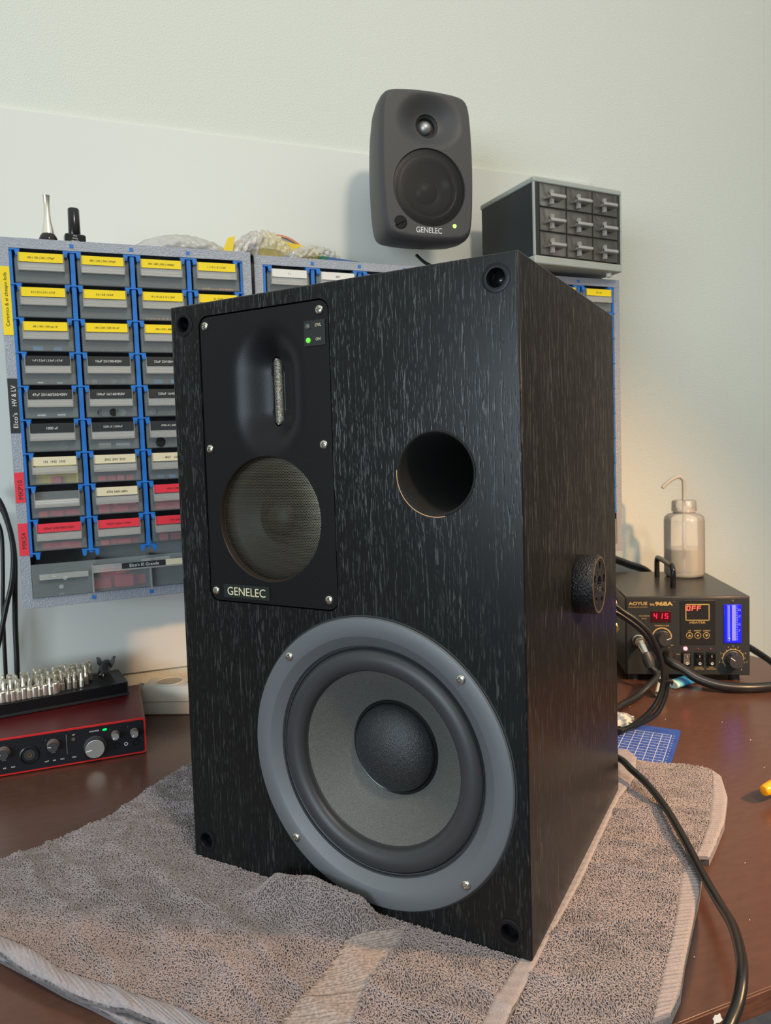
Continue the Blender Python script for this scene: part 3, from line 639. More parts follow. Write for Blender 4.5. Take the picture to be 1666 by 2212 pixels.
# things lying in the left cabinet's drawers
CM = Matrix.LocRotScale(Vector((.0016,-.1719,.1931)), Matrix.Rotation(.005,3,'Z') @ Matrix.Rotation(-.0106,3,'Y') @ Matrix.Rotation(.0079,3,'X'), None)
def inbay(i, j, fx, y, dz=0): x0, x1, z = bays[(i, j)]; return (x0+(x1-x0)*fx, y, z+dz)
kinds = {}
def comp(kind, p, rz, label, group, sc=(1,1,1), tilt=0):
    def mk():
        if kind == 'film_capacitor': return MB().box(-.0065, .0065, -.003, .003, 0, .0085).build('film_capacitor', CAPRED, bevel=.0006)
        if kind == 'resistor': return MB().tube([(-.010,0,.0012), (-.0035,0,.0013), (-.0034,0,.0013), (.0034,0,.0013), (.0035,0,.0013), (.010,0,.0012)], [.0003,.0003,.0012,.0012,.0003,.0003], 8).build('axial_component', CAPAMB, smooth=50)
        if kind == 'electrolytic_capacitor': return MB().lathe([(.0045,-.008), (.005,-.0075), (.005,.006), (.0046,.0068), (.0050,.0075), (.0046,.008)], T(0,0,.005) @ Matrix.Rotation(PI/2,4,'X'), 20).build('electrolytic_capacitor', CAPBLK, smooth=40)
        if kind == 'silver_capacitor': return MB().lathe([(.0045,-.007), (.0045,.007), (.0040,.0075)], T(0,0,.0045) @ Matrix.Rotation(PI/2,4,'Y'), 20).build('axial_capacitor', CAPGRY, smooth=40)
        if kind == 'blue_capacitor': return MB().box(-.007, .007, -.003, .003, 0, .0075).build('film_capacitor', CAPBLU, bevel=.001)
        if kind == 'ceramic_capacitor': return MB().lathe([(.0001,-.0012), (.0020,-.0008), (.0024,0), (.0020,.0008), (.0001,.0012)], T(0,0,.0024) @ Matrix.Rotation(PI/2,4,'X'), 12).build('ceramic_capacitor', CAPAMB, smooth=60)
    if kind not in kinds: kinds[kind] = mk(); o = kinds[kind]
    else: o = kinds[kind].copy(); COL.objects.link(o)
    o.location = CM @ Vector(p); o.rotation_euler = (0, tilt, rz); o.scale = sc
    tag(o, label, 'component', group); return o
def fill(kind, i, j, n, label, group, ymax=.03, layers=1, sc=1, seed=0):
    r = random.Random(seed+i*31+j*7)
    for k in range(n):
        l = k*layers//n; m_ = max(1, n//layers); fx = .12+.76*((k % m_)+.5)/m_
        comp(kind, inbay(i, j, fx, .007+r.uniform(0, .008), l*.0092*sc), r.uniform(-.35, .35), label, group, (sc*r.uniform(.85, 1.1), sc, sc))
fill('film_capacitor', 0, 6, 1, 'red film capacitor in the bottom left of the yellow-backed drawer', None)
fill('film_capacitor', 1, 6, 4, 'red film capacitor in the drawer hand-labelled 2N2', 'red capacitors in the 2N2 drawer', sc=.8)
fill('film_capacitor', 0, 7, 5, 'red film capacitor in the clear drawer without a label', 'red capacitors in the unlabelled drawer', sc=.85)
fill('film_capacitor', 1, 7, 8, 'red film capacitor heaped in the drawer hand-labelled 47N', 'red capacitors in the 47N drawer', layers=2)
fill('film_capacitor', 2, 7, 8, 'red film capacitor heaped in the red-labelled 100nF drawer', 'red capacitors in the 100nF drawer', layers=2)
fill('film_capacitor', 0, 8, 4, 'red film capacitor in the bottom left small drawer', 'red capacitors in the bottom left small drawer', sc=.9)
fill('film_capacitor', 1, 8, 5, 'red film capacitor in the 220nF drawer of the bottom row', 'red capacitors in the 220nF drawer', sc=.75)
fill('film_capacitor', 2, 8, 6, 'red film capacitor in the 1uF drawer beside the loudspeaker edge', 'red capacitors in the 1uF drawer', layers=2)
yc = MB().box(-.0245, .0245, 0, .0008, 0, .028).build('yellow_card', YEL, bevel=.0002); yc.location = CM @ Vector(inbay(0, 6, .5, .016)); tag(yc, 'yellow card standing in the drawer hand-labelled 1N', 'card')
fill('blue_capacitor', 0, 2, 2, 'blue capacitor lying in the drawer labelled 68', 'blue capacitors in the 68nF drawer', sc=.8)
fill('ceramic_capacitor', 3, 0, 12, 'tiny amber capacitor in the top row drawer labelled 1nF', 'amber capacitors in the 1nF drawer')
fill('ceramic_capacitor', 2, 1, 9, 'tiny amber capacitor in the drawer labelled 10 cer', 'amber capacitors in the 10nF drawer')
fill('electrolytic_capacitor', 2, 2, 3, 'black capacitor in the yellow-labelled 330 drawer', 'black capacitors in the 330nF drawer', sc=.7)
fill('electrolytic_capacitor', 1, 2, 4, 'small dark capacitor in the yellow-labelled 220 HV drawer', 'dark capacitors in the 220nF drawer', sc=.35)
fill('silver_capacitor', 0, 3, 2, 'silver axial capacitor in the black-labelled 1uF drawer', 'silver capacitors in the 1uF drawer', sc=.45)
fill('electrolytic_capacitor', 1, 3, 4, 'capacitor standing in the black-labelled 10uF drawer', 'capacitors in the 10uF drawer', sc=.75)
fill('blue_capacitor', 2, 3, 2, 'blue capacitor in the black-labelled 22uF drawer', 'blue capacitors in the 22uF drawer', sc=.9)
fill('silver_capacitor', 0, 4, 2, 'silver capacitor in the black-labelled 47uF drawer', 'silver capacitors in the 47uF drawer', sc=.7)
fill('electrolytic_capacitor', 1, 4, 3, 'black can capacitor in the black-labelled 100uF drawer', 'black can capacitors in the 100uF drawer')
fill('electrolytic_capacitor', 2, 4, 5, 'black can capacitor in the black-labelled 220uF drawer', 'black can capacitors in the 220uF drawer')
fill('electrolytic_capacitor', 0, 5, 2, 'black can capacitor alone in the leftmost plain black-labelled drawer', 'black can capacitors in the 1000uF drawer', sc=1.1)
fill('silver_capacitor', 1, 5, 2, 'silver can capacitor in the 2200 uF drawer', 'silver cans in the 2200uF drawer', sc=1.15)
fill('electrolytic_capacitor', 2, 5, 3, 'fat black can capacitor in the black-labelled drawer against the loudspeaker edge', 'black can capacitors in the 4700uF drawer', sc=1.3)
fill('blue_capacitor', 2, 6, 3, 'small blue capacitor in the drawer hand-labelled 4N7', 'blue capacitors in the 4N7 drawer', sc=.6)
for k, (x, z, a, s_) in enumerate([(.094,.0150,0,1.6), (.106,.0150,.2,1.6), (.121,.0150,-.2,1.9), (.137,.0150,.1,1.5), (.100,.0290,.3,1.5)]):
    comp('film_capacitor', (x, .010+.008*(k % 2), z), a, 'large red capacitor in the wide bottom drawer', 'large red capacitors in the wide bottom drawer', (s_, s_, s_))
oc = MB().prism([(-.014,-.004), (.012,.002), (.013,.007), (-.012,.006)], -.004, .004, FACE).build('orange_part', CAPORG, bevel=.001); oc.location = CM @ Vector((.124, .012, .0345)); tag(oc, 'orange block on the red capacitors in the wide bottom drawer', 'component')
pb = MB().box(-.018, .018, -.001, .001, 0, .011).build('paper_slip', WHI, bevel=.0003); pb.location = CM @ Vector((.162, .012, .038)); pb.rotation_euler = (0,-.08,0); tag(pb, 'white paper slip with print at the back of the wide bottom drawer', 'paper')
cp = MB().lathe([(.0165,0), (.017,.002), (.017,.006), (.012,.008), (.0001,.008)], T(0,0,.0) @ FACE @ Matrix.Rotation(.3,4,'X'), 32, ).build('round_connector', CAPBLK, smooth=40); cp.location = CM @ Vector((.045, .035, .0315)); tag(cp, 'round black part at the left of the wide bottom drawer', 'component')
for k, (dx, dz) in enumerate([(-.009,.004), (.004,-.001), (-.001,-.012)]): MB().lathe([(.003,.0001), (.0026,.0012), (.0001,.0014)], onface(dx, -.008, dz), 12, cap0=False).build('contact', WHITEP, cp)
# ------------------------------------------------------------------ on top of the cabinets
TOPZ = .6475
def bottle1():
    t = empty('nail_polish', (.0530, -.155, .6480), 0, 'nail polish bottle with tall flared silver cap on the left cabinet', 'bottle')
    t.scale = (.88, .88, .79)
    MB().lathe([(.0001,0), (.0120,0), (.0128,.003), (.0124,.008), (.0105,.013), (.0075,.0170), (.0001,.0171)], None, 40).build('bottle', mat('dark_glass', (.015,.008,.012), .12), t, smooth=40)
    MB().lathe([(.0086,.0155), (.0078,.022), (.0052,.036), (.0042,.050), (.0042,.062), (.0050,.0735), (.0056,.0755), (.0001,.0755)], None, 40).build('cap', CHROME, t, smooth=40)
bottle1()
t = empty('nail_polish', (.0835, -.155, .6480), .2, 'black nail polish bottle with straight glossy cap and white print', 'bottle'); t.scale = (.92, .92, .90)
MB().prism(rrect(-.0135,.0135,-.0085,.0085,.004), 0, .0150).build('bottle', BLACKGLOSS, t, bevel=.002)
MB().lathe([(.0075,.0145), (.0078,.016), (.0074,.050), (.0066,.0515), (.0001,.0517)], None, 36).build('cap', BLACKGLOSS, t, smooth=40)
for k, s_ in enumerate(['long', 'lasting', 'gel polish']): text(s_, WHITEP, t, onface(-.001, -.0088, .0118-.0036*k), height=.0024)
def blob(name, pts_fn, nu, nv, m, sub=0):
    vs = []; fs = []
    for i in range(nu):
        for j in range(nv): vs.append(pts_fn(i/(nu-1), j/nv))
    for i in range(nu-1):
        for j in range(nv): q = i*nv+j; w = i*nv+(j+1) % nv; fs.append((q, w, w+nv, q+nv))
    fs.append(tuple(range(nv))[::-1]); fs.append(tuple((nu-1)*nv+k for k in range(nv)))
    return MB().add(vs, fs)
def crumple(cx, cy, z0, L, W, H, seed, amp=.15, flat=1.6):
    r = np.random.default_rng(seed); ph = r.uniform(0, 6.28, (12, 3)); kk = r.uniform(3, 14, (12, 2))
    def fn(u, v):
        a = 2*PI*v; e = math.sin(PI*min(max(u, .002), .998))**.45
        n_ = sum(math.sin(kk[i, 0]*u*6+ph[i, 0])*math.sin(round(kk[i, 1])*a+ph[i, 1]) for i in range(12))/6
        rad = 1+amp*n_
        y = cy+W*.5*e*math.cos(a)*rad; z = z0+H*.5*e*(1+math.sin(a)*rad) if math.sin(a) > -.3 else z0+H*.5*e*(.7+.0*rad)
        z = z0+(z-z0)*(1 if u < 1 else 1)
        return (cx+(u-.5)*L, y, max(z0, z))
    return fn
pbag = blob('plastic_bag', crumple(.222, -.085, .6495, .155, .080, .040, 5, .10), 60, 48, WHI).build('plastic_bag', clearmat('thin_white_bag', (.95,.95,.95), .72, .25, (.66,.64,.60), .5), smooth=180)
tag(pbag, 'crumpled pale plastic bag lying on the left cabinet', 'bag')
sh_ = MB().prism(rrect(-.050,.050,-.02,.02,.006), 0, .0035).build('flat_pouch', CAPBLK, bevel=.001); sh_.location = (.262, -.135, .6495); sh_.rotation_euler = (0, 0, -.1); tag(sh_, 'thin black pouch lying in front of the plastic bag', 'pouch')
bl_ = MB().tube([(-.018,0,.003), (0,0,.0035), (.016,.004,.005)], .003, 10).build('blue_marker', mat('indigo_plastic', (.08,.07,.40), .4), smooth=40); bl_.location = (.296, -.140, .6502); tag(bl_, 'short indigo stick beside the bubble wrap', 'stick')
bub = blob('bubble_wrap', crumple(.3330, -.100, .6495, .100, .080, .051, 9, .12), 90, 90, BUBBLE).build('bubble_wrap', BUBBLE, smooth=180)
md = bub.modifiers.new('d', 'DISPLACE'); tx = bpy.data.textures.new('bub', 'VORONOI'); tx.noise_scale = .0055; md.texture = tx; md.strength = .003; md.texture_coords = 'GLOBAL'; md.mid_level = .5
tag(bub, 'domed bundle of bubble wrap on the joint between two cabinets', 'bubble wrap')
b2 = blob('bubble_wrap', crumple(.4080, -.100, .6495, .100, .080, .034, 14, .14), 90, 90, BUBBLE).build('bubble_wrap', BUBBLE, smooth=180)
md = b2.modifiers.new('d', 'DISPLACE'); md.texture = tx; md.strength = .003; md.texture_coords = 'GLOBAL'; md.mid_level = .5
tag(b2, 'lower flatter bundle of bubble wrap above the middle cabinet', 'bubble wrap')
pcb = MB().box(-.030, .030, -.03, .03, 0, .008).build('circuit_board', mat('green_board', (.01,.13,.08), .5), bevel=.0005); pcb.location = (.4360, -.118, .6500); pcb.rotation_euler = (0, .05, .1)
MB().box(-.020, .022, -.0306, -.029, .0025, .0075).build('blue_parts', mat('navy_part', (.04,.10,.30), .5), pcb); tag(pcb, 'green circuit board edge poking from the bubble wrap', 'circuit board')
rc = empty('ribbon_cable', (.365, -.070, .6620), 0, 'arched rainbow ribbon cable behind the bubble wrap', 'cable')
for k, c in enumerate([(.75,.25,.12), (.65,.33,.25), (.10,.09,.09), (.30,.30,.45), (.45,.45,.45), (.75,.62,.10)]):
    R_ = .0520-.0017*k; MB().tube([(.052*(R_/.052)*math.cos(a), .004*math.cos(a), .0475*(R_/.052)*math.sin(a)-.001) for a in [PI*q/20 for q in range(21)]], .0009, 8).build('wire', mat('wire_%d' % k, c, .5), rc, smooth=50)
yf = MB().prism([(-.05,0), (.048,0), (.040,.026), (.030,.022), (-.01,.028), (-.045,.024)], -.006, .006, FACE).build('yellow_bag', mat('yellow_sheet', (.80,.58,.03), .5), bevel=.002); yf.location = (.382, -.075, .6690); tag(yf, 'folded yellow sheet under the rainbow ribbon cable', 'sheet')
yf2 = MB().prism([(-.008,0), (.006,0), (.012,.037), (.002,.034), (-.006,.012)], -.002, .010, FACE).build('yellow_strip', MATS['yellow_sheet'], bevel=.001); yf2.location = (.2800, -.110, .6500); tag(yf2, 'curved yellow strip between plastic bag and bubble wrap', 'strip')
# ------------------------------------------------------------------ small wall loudspeaker
wm = empty('wall_loudspeaker', (.5640, -.190, .7900), -.06, 'small anthracite loudspeaker mounted high on the wall', 'loudspeaker')
def ring_pts(hw, hh, y, n=96, p=9.0, zc=0):
    out = []
    for k in range(n):
        a = 2*PI*k/n; c, s_ = math.cos(a), math.sin(a); q = (abs(c)**p+abs(s_)**p)**(-1/p)
        bul = 1-.075*(s_*q)**2
        out.append((hw*c*q*bul, y, zc+hh*s_*q*(1-.05*(c*q)**2)))
    return out
fr0 = ring_pts(.0675, .1025, 0, 160, 13)
def mon_fn(P):
    out = []
    for u, w in P:
        d = math.hypot((u-.0035)/.052, (w-.060)/(.046 if w > .06 else .038)); e = min(max((d-.28)/.72, 0), 1); dep = .013*(1-(3*e*e-2*e**3))
        ed = 0; out.append((u, dep+ed, w))
    return out
TW = (.0035, .0600); WO = (.0010, -.0320)
mv, mf, mbl = sheet([(p[0], p[2]) for p in fr0], [circle(TW[0], TW[1], .0172, 64), circle(WO[0], WO[1], .0560, 96)], .0028, mon_fn)
prevl = mbl[0]; mv = list(mv)
for (s_, sh2, y) in [(.0680,.1085,.0008), (.0705,.1108,.0035), (.0722,.1125,.0085), (.0730,.1132,.016), (.0728,.1128,.035), (.0700,.1090,.060), (.0620,.0990,.095), (.0500,.0850,.125), (.0380,.0700,.140)]:
    n = len(mv); mv += ring_pts(s_, sh2-.0045, y, 160, 12.0); cur = list(range(n, n+160)); mf = list(mf)+[(prevl[i], prevl[(i+1) % 160], cur[(i+1) % 160], cur[i]) for i in range(160)]; prevl = cur
mf.append(tuple(prevl)); mv, mf = skirt(mv, mf, mbl[1], (0, .012, 0)); mv, mf = skirt(mv, mf, mbl[2], (0, .006, 0))
MB().add(mv, mf).build('enclosure', MONGREY, wm, smooth=50)
tw = MB().lathe([(.0172,-.0125), (.0172,-.0140), (.0135,-.0160), (.0128,-.0200), (.0098,-.0200)], onface(TW[0], 0, TW[1]), 64, cap0=False).build('tweeter', BLACKMATT, wm, smooth=40)
MB().lathe([(.0098,-.0200)]+[(.0098*math.cos(a), -.0200+.0085*math.sin(a)) for a in [PI/2*k/10 for k in range(1, 10)]]+[(.0001,-.0115)], onface(TW[0], 0, TW[1]), 48, cap0=False).build('dome', mat('metal_dome', (.42,.42,.42), .35, metal=.7, bump=(1600,.6,.0003)), tw, smooth=60)
MB().lathe([(.0560,-.0008), (.0551,-.0016), (.0545,-.0035)], onface(WO[0], 0, WO[1]), 96, cap0=False, cap1=False).build('grille_rim', BLACKMATT, wm, smooth=40)
MB().lathe([(.0551,-.0022), (.049,-.0014), (.030,-.0006), (.0001,-.0004)], onface(WO[0], 0, WO[1]), 96, cap0=False).build('woofer_grille', FINEGRILLE, wm, smooth=60)
wc = MB().lathe([(.055,-.007), (.0500,-.0065)]+[(.0440+.006*math.cos(a), -.0070+.0050*math.sin(a)) for a in [PI*k/10 for k in range(11)]]+[(.0370,-.009), (.020,-.0185), (.019,-.0185), (.014,-.0125), (.007,-.0100), (.0001,-.0095)], onface(WO[0], 0, WO[1]), 72, cap0=False).build('woofer_cone', mat('mid_cone', (.03,.03,.032), .35), wm, smooth=50)
kn = MB().lathe([(.0098,-.001), (.0098,.0004), (.0090,.0008), (.0086,.0004), (.0001,.0004)], onface(-.0455, 0, -.0845), 36, cap0=False).build('volume_knob', BLACKGLOSS, wm, smooth=40)
MB().box(-.0075, .0075, -.0026, -.0002, -.0015, .0015, T(-.0455, 0, -.0845) @ Matrix.Rotation(-.5, 4, 'Y')).build('knob_grip', BLACKPL, kn, bevel=.0005)
MB().lathe([(.0028,0), (.0026,.0009), (.0001,.0014)], onface(.0385, 0, -.0850), 24).build('power_light', LEDGB, wm, smooth=50)['label'] = 'lit green power light'
text('GENELEC', WHITEP, wm, onface(-.0020, -.0002, -.0935), width=.0400, height=.0080)
MB().box(-.018, .018, .13, .190, -.03, .03).build('wall_bracket', BLACKMATT, wm, bevel=.002)
co = MB().tube(smooth_line([(.585,-.09,.688), (.590,-.110,.672), (.606,-.120,.662), (.640,-.120,.6545), (.70,-.12,.6545)]), .0026, 12).build('cord', CORDM, smooth=60); attach(co, wm, 'black cord hanging out underneath')
# ------------------------------------------------------------------ small chest of clear drawers
W2, D2, H2 = .1770, .1445, .1310
cs = empty('drawer_chest', (.7310, -.2040, .6570), .0908, 'small dark drawer chest with nine clear drawers on the right cabinet', 'drawer chest')
MB().box(.0012, W2-.0012, .002, D2-.002, .012, H2-.006).build('shell', DKGREYPL, cs, bevel=.001)
for z0, z1, nm in ((0, .0125, 'bottom_tray'), (H2-.0085, H2, 'top_tray')): MB().box(0, W2, -.0015, D2, z0, z1).build(nm, GREYPL, cs, bevel=.002, seg=3)
for x in (0, W2-.0030): MB().box(x, x+.0030, -.0010, .003, .0125, H2-.0085).build('side_rail', GREYPL, cs, bevel=.0005)
fb = MB().box(.0032, .0100, -.0006, .003, .0125, H2-.0085).box(W2-.0100, W2-.0032, -.0006, .003, .0125, H2-.0085)
for k in (1, 2): fb.box(.0094+.0528*k-.0010, .0094+.0528*k+.0010, -.0004, .003, .0125, H2-.0085); fb.box(.0094, W2-.0094, -.0004, .003, .0125+.0366*k-.0008, .0125+.0366*k+.0008)
fb.build('front_grid', DKGREYPL, cs)
for x in (.012, W2-.016): MB().lathe([(.005,0), (.005,-.0045), (.004,-.006)], T(x, .012, 0), 20).build('foot', WHITEPL, cs)
SMB = mat('smoky_grey_plastic', (.17,.15,.13), .2, spec=.7)
for j in range(3):
    for i in range(3):
        x0 = .0108+.0528*i; x1 = x0+.0496; z0 = .0138+.0366*j; z1 = z0+.0340
        d = MB().box(x0, x1, -.0022, -.0010, z0, z1).box(x0, x0+.0008, -.0022, .10, z0, z1).box(x1-.0008, x1, -.0022, .10, z0, z1).box(x0, x1, -.0022, .1, z0, z0+.0008)
        d.prism([(x0+.006, z1), (x0+.0075, z1), (x0+.0120, z0+.016), (x0+.0105, z0+.016)], .0022, .0032, FACE).prism([(x1-.0075, z1), (x1-.006, z1), (x1-.006, z0+.014), (x1-.0075, z0+.014)], .0022, .0032, FACE)
        d = d.build('drawer', SMOKE, cs)
        g = MB(); cx = x0+.0205; g.prism([(cx-.0022, z0+.0215), (cx-.0006, z0+.0255), (cx+.0008, z0+.0215), (cx+.0024, z0+.0255), (cx+.0026, z0+.003), (cx-.0022, z0+.003)], .0022, .0080, FACE)
        n_ = 9; pp = [(-.0100-.0030*math.cos(PI*q/n_-.2), z0+.0130+.0050*math.sin(PI*q/n_)) for q in range(n_+1)]
        g.prism([(-p[0], p[1]) for p in pp]+[(-p[0]-.0012, p[1]-.0008) for p in pp[::-1]], x0+.0125, x0+.0425, Matrix(((0,0,1,0),(-1,0,0,0),(0,1,0,0),(0,0,0,1))))
        g.box(x0+.012, x0+.0425, -.0100, -.0022, z0+.0120, z0+.0132)
        g.build('handle', CLEARH, d, bevel=.0003, seg=1)
        MB().box(x0+.002, x1-.002, .012, .014, z0+.002, z1-.002).build('drawer_shadow_board', DARKIN, d) if 0 else None
# ------------------------------------------------------------------ soldering station
W3, D3, H3 = .1877, .232, .125; SO = (.8587, -.2463, .0115)
st = empty('soldering_station', (SO[0], SO[1], 0), -.4897, 'black hot-air soldering station with red digits and blue gauge', 'soldering station')
Zb = SO[2]
def sf(x, y, z): return onface(x, y, z+Zb)
MB().box(0, W3, -.001, D3, Zb, Zb+H3).build('housing', mat('station_black', (.030,.027,.025), .30, bump=(1100, .15, .0002)), st, bevel=.0018)
fp = MB().box(.0018, W3-.0018, -.0022, -.0008, Zb+.0015, Zb+H3-.003).build('front_panel', mat('panel_slate', (.022,.026,.028), .42), st, bevel=.0004)
for x in (.016, W3-.018):
    for y in (.018, D3-.02): MB().lathe([(.0085,0), (.0075,Zb+.0005)], T(x, y, 0), 20).build('foot', RUBBER, st)
text('AOYUE', GOLD, fp, sf(.0195, -.0023, .1143), width=.0285, height=.0050, bold=.02); text('REPAIRING SYSTEM', GOLD, fp, sf(.0195, -.0023, .1085), width=.0285, height=.0016)
text('Int', GOLD, fp, sf(.0412, -.0023, .1130), width=.0068, height=.0040, bold=.02); text('968A', GOLD, fp, sf(.0590, -.0023, .1138), width=.0270, height=.0066, bold=.035); text('+', GOLD, fp, sf(.0745, -.0023, .1170), height=.0016)
SEG = {'0': 'abcdef', '1': 'bc', '4': 'fgbc', '5': 'afgcd', '6': 'afgecd', 'F': 'aefg', 'O': 'abcdef'}
RLED = mat('red_digits', (.8,.0,.02), .3, emit=(1,.015,.06), es=2.2); RLED2 = mat('bright_red_digits', (.9,.1,.05), .3, emit=(1,.07,.05), es=2.6)
def digits(s_, x, z, w, h, gap, m, par, y):
    mb = MB()
    for k, c in enumerate(s_):
        cx = x+k*(w+gap); t_ = w*.20
        R_ = {'a': (0,w,h-t_,h), 'd': (0,w,0,t_), 'g': (0,w,h/2-t_/2,h/2+t_/2), 'f': (0,t_,h/2,h), 'e': (0,t_,0,h/2), 'b': (w-t_,w,h/2,h), 'c': (w-t_,w,0,h/2)}
        for q in SEG[c]:
            a, b_, c_, d_ = R_[q]; sk = .10
            mb.prism([(cx+a+sk*c_, z+c_+.0001), (cx+b_+sk*c_, z+c_+.0001), (cx+b_+sk*d_, z+d_-.0001), (cx+a+sk*d_, z+d_-.0001)], 0, .0002, onface(0, y, 0))
    return mb.build('digits', m, par)
d1 = MB().box(.0392, .0695, -.0034, -.0022, Zb+.0848, Zb+.1022).build('iron_display', mat('display_window', (.05,.004,.008), .15), st, bevel=.0004)
digits('415', .0425, Zb+.0905, .0050, .0082, .0034, RLED, d1, -.0035)
text('SOLDERING', GOLD, fp, sf(.0290, -.0023, .0945), width=.0160, height=.0018); text('IRON', GOLD, fp, sf(.0290, -.0023, .0905), width=.0070, height=.0018)
text('TEMPERATURE', GOLD, fp, sf(.0552, -.0023, .0790), width=.0220, height=.0022)
def arc_print(x, z, r0, r1, a0, a1, name='dial_ring'):
    n = 32; pts = [(r1*math.cos(a0+(a1-a0)*k/n), r1*math.sin(a0+(a1-a0)*k/n)) for k in range(n+1)]+[(r0*math.cos(a1+(a0-a1)*k/n), r0*math.sin(a1+(a0-a1)*k/n)) for k in range(n+1)]
    mb = MB(); N_ = n+1; vs = [(p[0], p[1], 0) for p in pts]; MM = sf(x, -.00225, z)
    mb.add([MM @ Vector(v) for v in vs], [(i, i+1, 2*N_-2-i, 2*N_-1-i) for i in range(n)])
    o = mb.build(name, GOLD, fp); sl = o.modifiers.new('s', 'SOLIDIFY'); sl.thickness = .0002; return o
arc_print(.0555, .0610, .0135, .0152, -.1, PI+.15)
def knob(x, z, r, m, parent, h=.014, ang=.3, name='dial', flutes=True):
    k = MB().lathe([(r*1.08, 0), (r*1.08, .001), (r, .0015), (r*.92, h-.0012), (r*.86, h), (.0001, h)], sf(x, -.0022, z), 40).build(name, m, parent, smooth=35)
    MB().box(-.0005, r*.85, h, h+.0003, -.0004, .0004, sf(x, -.0022, z) @ Matrix.Rotation(ang, 4, 'Z') @ Matrix.Rotation(0, 4, 'X')) if 0 else None
    mm = sf(x, -.0022, z) @ Matrix.Rotation(ang, 4, 'Z'); MB().box(r*.25, r*.88, -.0005, .0005, h, h+.0004, mm).build('pointer', WHITEP, k)
    if flutes:
        fl = MB()
        for q in range(12): fl.box(r*.88, r*1.02, -.0009, .0009, .0018, h-.002, sf(x, -.0022, z) @ Matrix.Rotation(q*PI/6, 4, 'Z'))
        fl.build('fluting', m, k)
    return k
knob(.0568, .0595, .0105, RUBBER, st, .015, .35)
text('OFF', GOLD, fp, sf(.0705, -.0023, .0478), height=.0018); text('-', GOLD, fp, sf(.0660, -.0023, .0440), height=.0006)
dp = MB().box(.0830, .1358, -.0032, -.0022, Zb+.0490, Zb+.1193).build('heater_panel', mat('panel_black_satin', (.014,.015,.016), .35), st, bevel=.0006)
fb = MB()
for a in ((.0910,.1268,.1120,.1132), (.0910,.1268,.0872,.0884), (.0910,.0921,.0872,.1132), (.1257,.1268,.0872,.1132)): fb.box(a[0], a[1], -.0036, -.0032, Zb+a[2], Zb+a[3])
fb.build('display_border', GOLD, dp)
digits('OFF', .0925, Zb+.1030, .0054, .0074, .0024, RLED2, dp, -.0033)
text('HEATER', GOLD, dp, sf(.1090, -.0033, .0842), width=.0238, height=.0032)
text('UP', GOLD, dp, sf(.0970, -.0033, .0712), width=.0045, height=.0020); text('RESET', GOLD, dp, sf(.1093, -.0033, .0712), width=.0110, height=.0020); text('DOWN', GOLD, dp, sf(.1225, -.0033, .0712), width=.0100, height=.0020)
for x in (.0967, .1092, .1221):
    b_ = MB().lathe([(.0050,0), (.0050,.0004), (.0043,.0004), (.0043,.0002), (.0001,.0003)], sf(x, -.0032, .0638), 32).build('button', GOLD, dp)
    MB().lathe([(.0042,.0003), (.0041,.0007), (.0001,.0008)], sf(x, -.0032, .0638), 32).build('button_cap', MATS['panel_black_satin'], b_)
    tri = [(-.0022,-.0015), (.0022,-.0015), (0,.0022)] if x < .1 else ([(-.0022,.0015), (.0022,.0015), (0,-.0022)] if x > .12 else circle(0, 0, .0014, 12))
    MB().prism(tri, .0008, .0010, sf(x, -.0032, .0638)).build('button_mark', GOLD, b_)
MB().lathe([(.0030,0), (.0028,.0018), (.0001,.0026)], sf(.0907, -.0022, .0427), 24).build('power_light', mat('red_led', (1,.1,.1), .3, emit=(1,.12,.14), es=6), st, smooth=50)
for x, c in ((.1098, (.25,.03,.05)), (.1285, (.22,.04,.15))): MB().lathe([(.0016,0), (.0014,.001), (.0001,.0014)], sf(x, -.0022, .0424), 16).build('indicator', mat('dim_led%d' % int(x*1e4), c, .3), st, smooth=50)
for k, x in enumerate((.0919, .1110, .1291)):
    s1 = MB().box(x-.0068, x+.0068, -.0042, -.0022, Zb+.0160, Zb+.0375).build('rocker_switch', BLACKPL, st, bevel=.0006)
    s1['label'] = ('switch with grey rocker under the lit red light', 'middle black rocker switch', 'right-hand black rocker switch')[k]
    MB().prism([(-.0085,0), (.0085,.0), (.0085,.0018), (0,.0006), (-.0085,.0035)], x-.0048, x+.0048, T(0, -.0042, Zb+.0268) @ Matrix(((0,0,1,0),(0,-1,0,0),(-1,0,0,0),(0,0,0,1)))).build('rocker', mat('grey_rocker', (.12,.11,.10), .4) if k == 0 else BLACKGLOSS, s1, bevel=.0004)
    ringm = MB(); n = 24
    ringm.lathe([(.0012,0), (.0020,0), (.0020,.0002), (.0012,.0002)], sf(x, -.0080 if k else -.0079, .0205), 20, cap0=False, cap1=False).build('off_mark', WHITEP, s1)
    MB().box(x-.0003, x+.0003, -.0074, -.0062, Zb+.0300, Zb+.0330).build('on_mark', WHITEP, s1)
text('ON', GOLD, fp, sf(.0795, -.0023, .0335), height=.0020)
text('SMOKE', GOLD, fp, sf(.1105, -.0023, .0130), width=.0110, height=.0017); text('ABSORBER', GOLD, fp, sf(.1115, -.0023, .0102), width=.0150, height=.0017)
text('SMD', GOLD, fp, sf(.1295, -.0023, .0130), width=.0075, height=.0017); text('REWORK', GOLD, fp, sf(.1300, -.0023, .0102), width=.0140, height=.0017)
gg = MB().box(.1485, .1740, -.0040, -.0022, Zb+.0520, Zb+.1122).build('flow_gauge', mat('lit_blue_acrylic', (.01,.01,.5), .15, emit=(.01,.015,.95), es=.7), st, bevel=.0006)
MB().tube([(.1540, -.0060, Zb+.0560), (.1540, -.0060, Zb+.1115)], .0022, 12).build('gauge_tube', mat('gauge_tube', (.15,.18,.7), .1, emit=(.10,.15,.9), es=.3), gg, smooth=50)
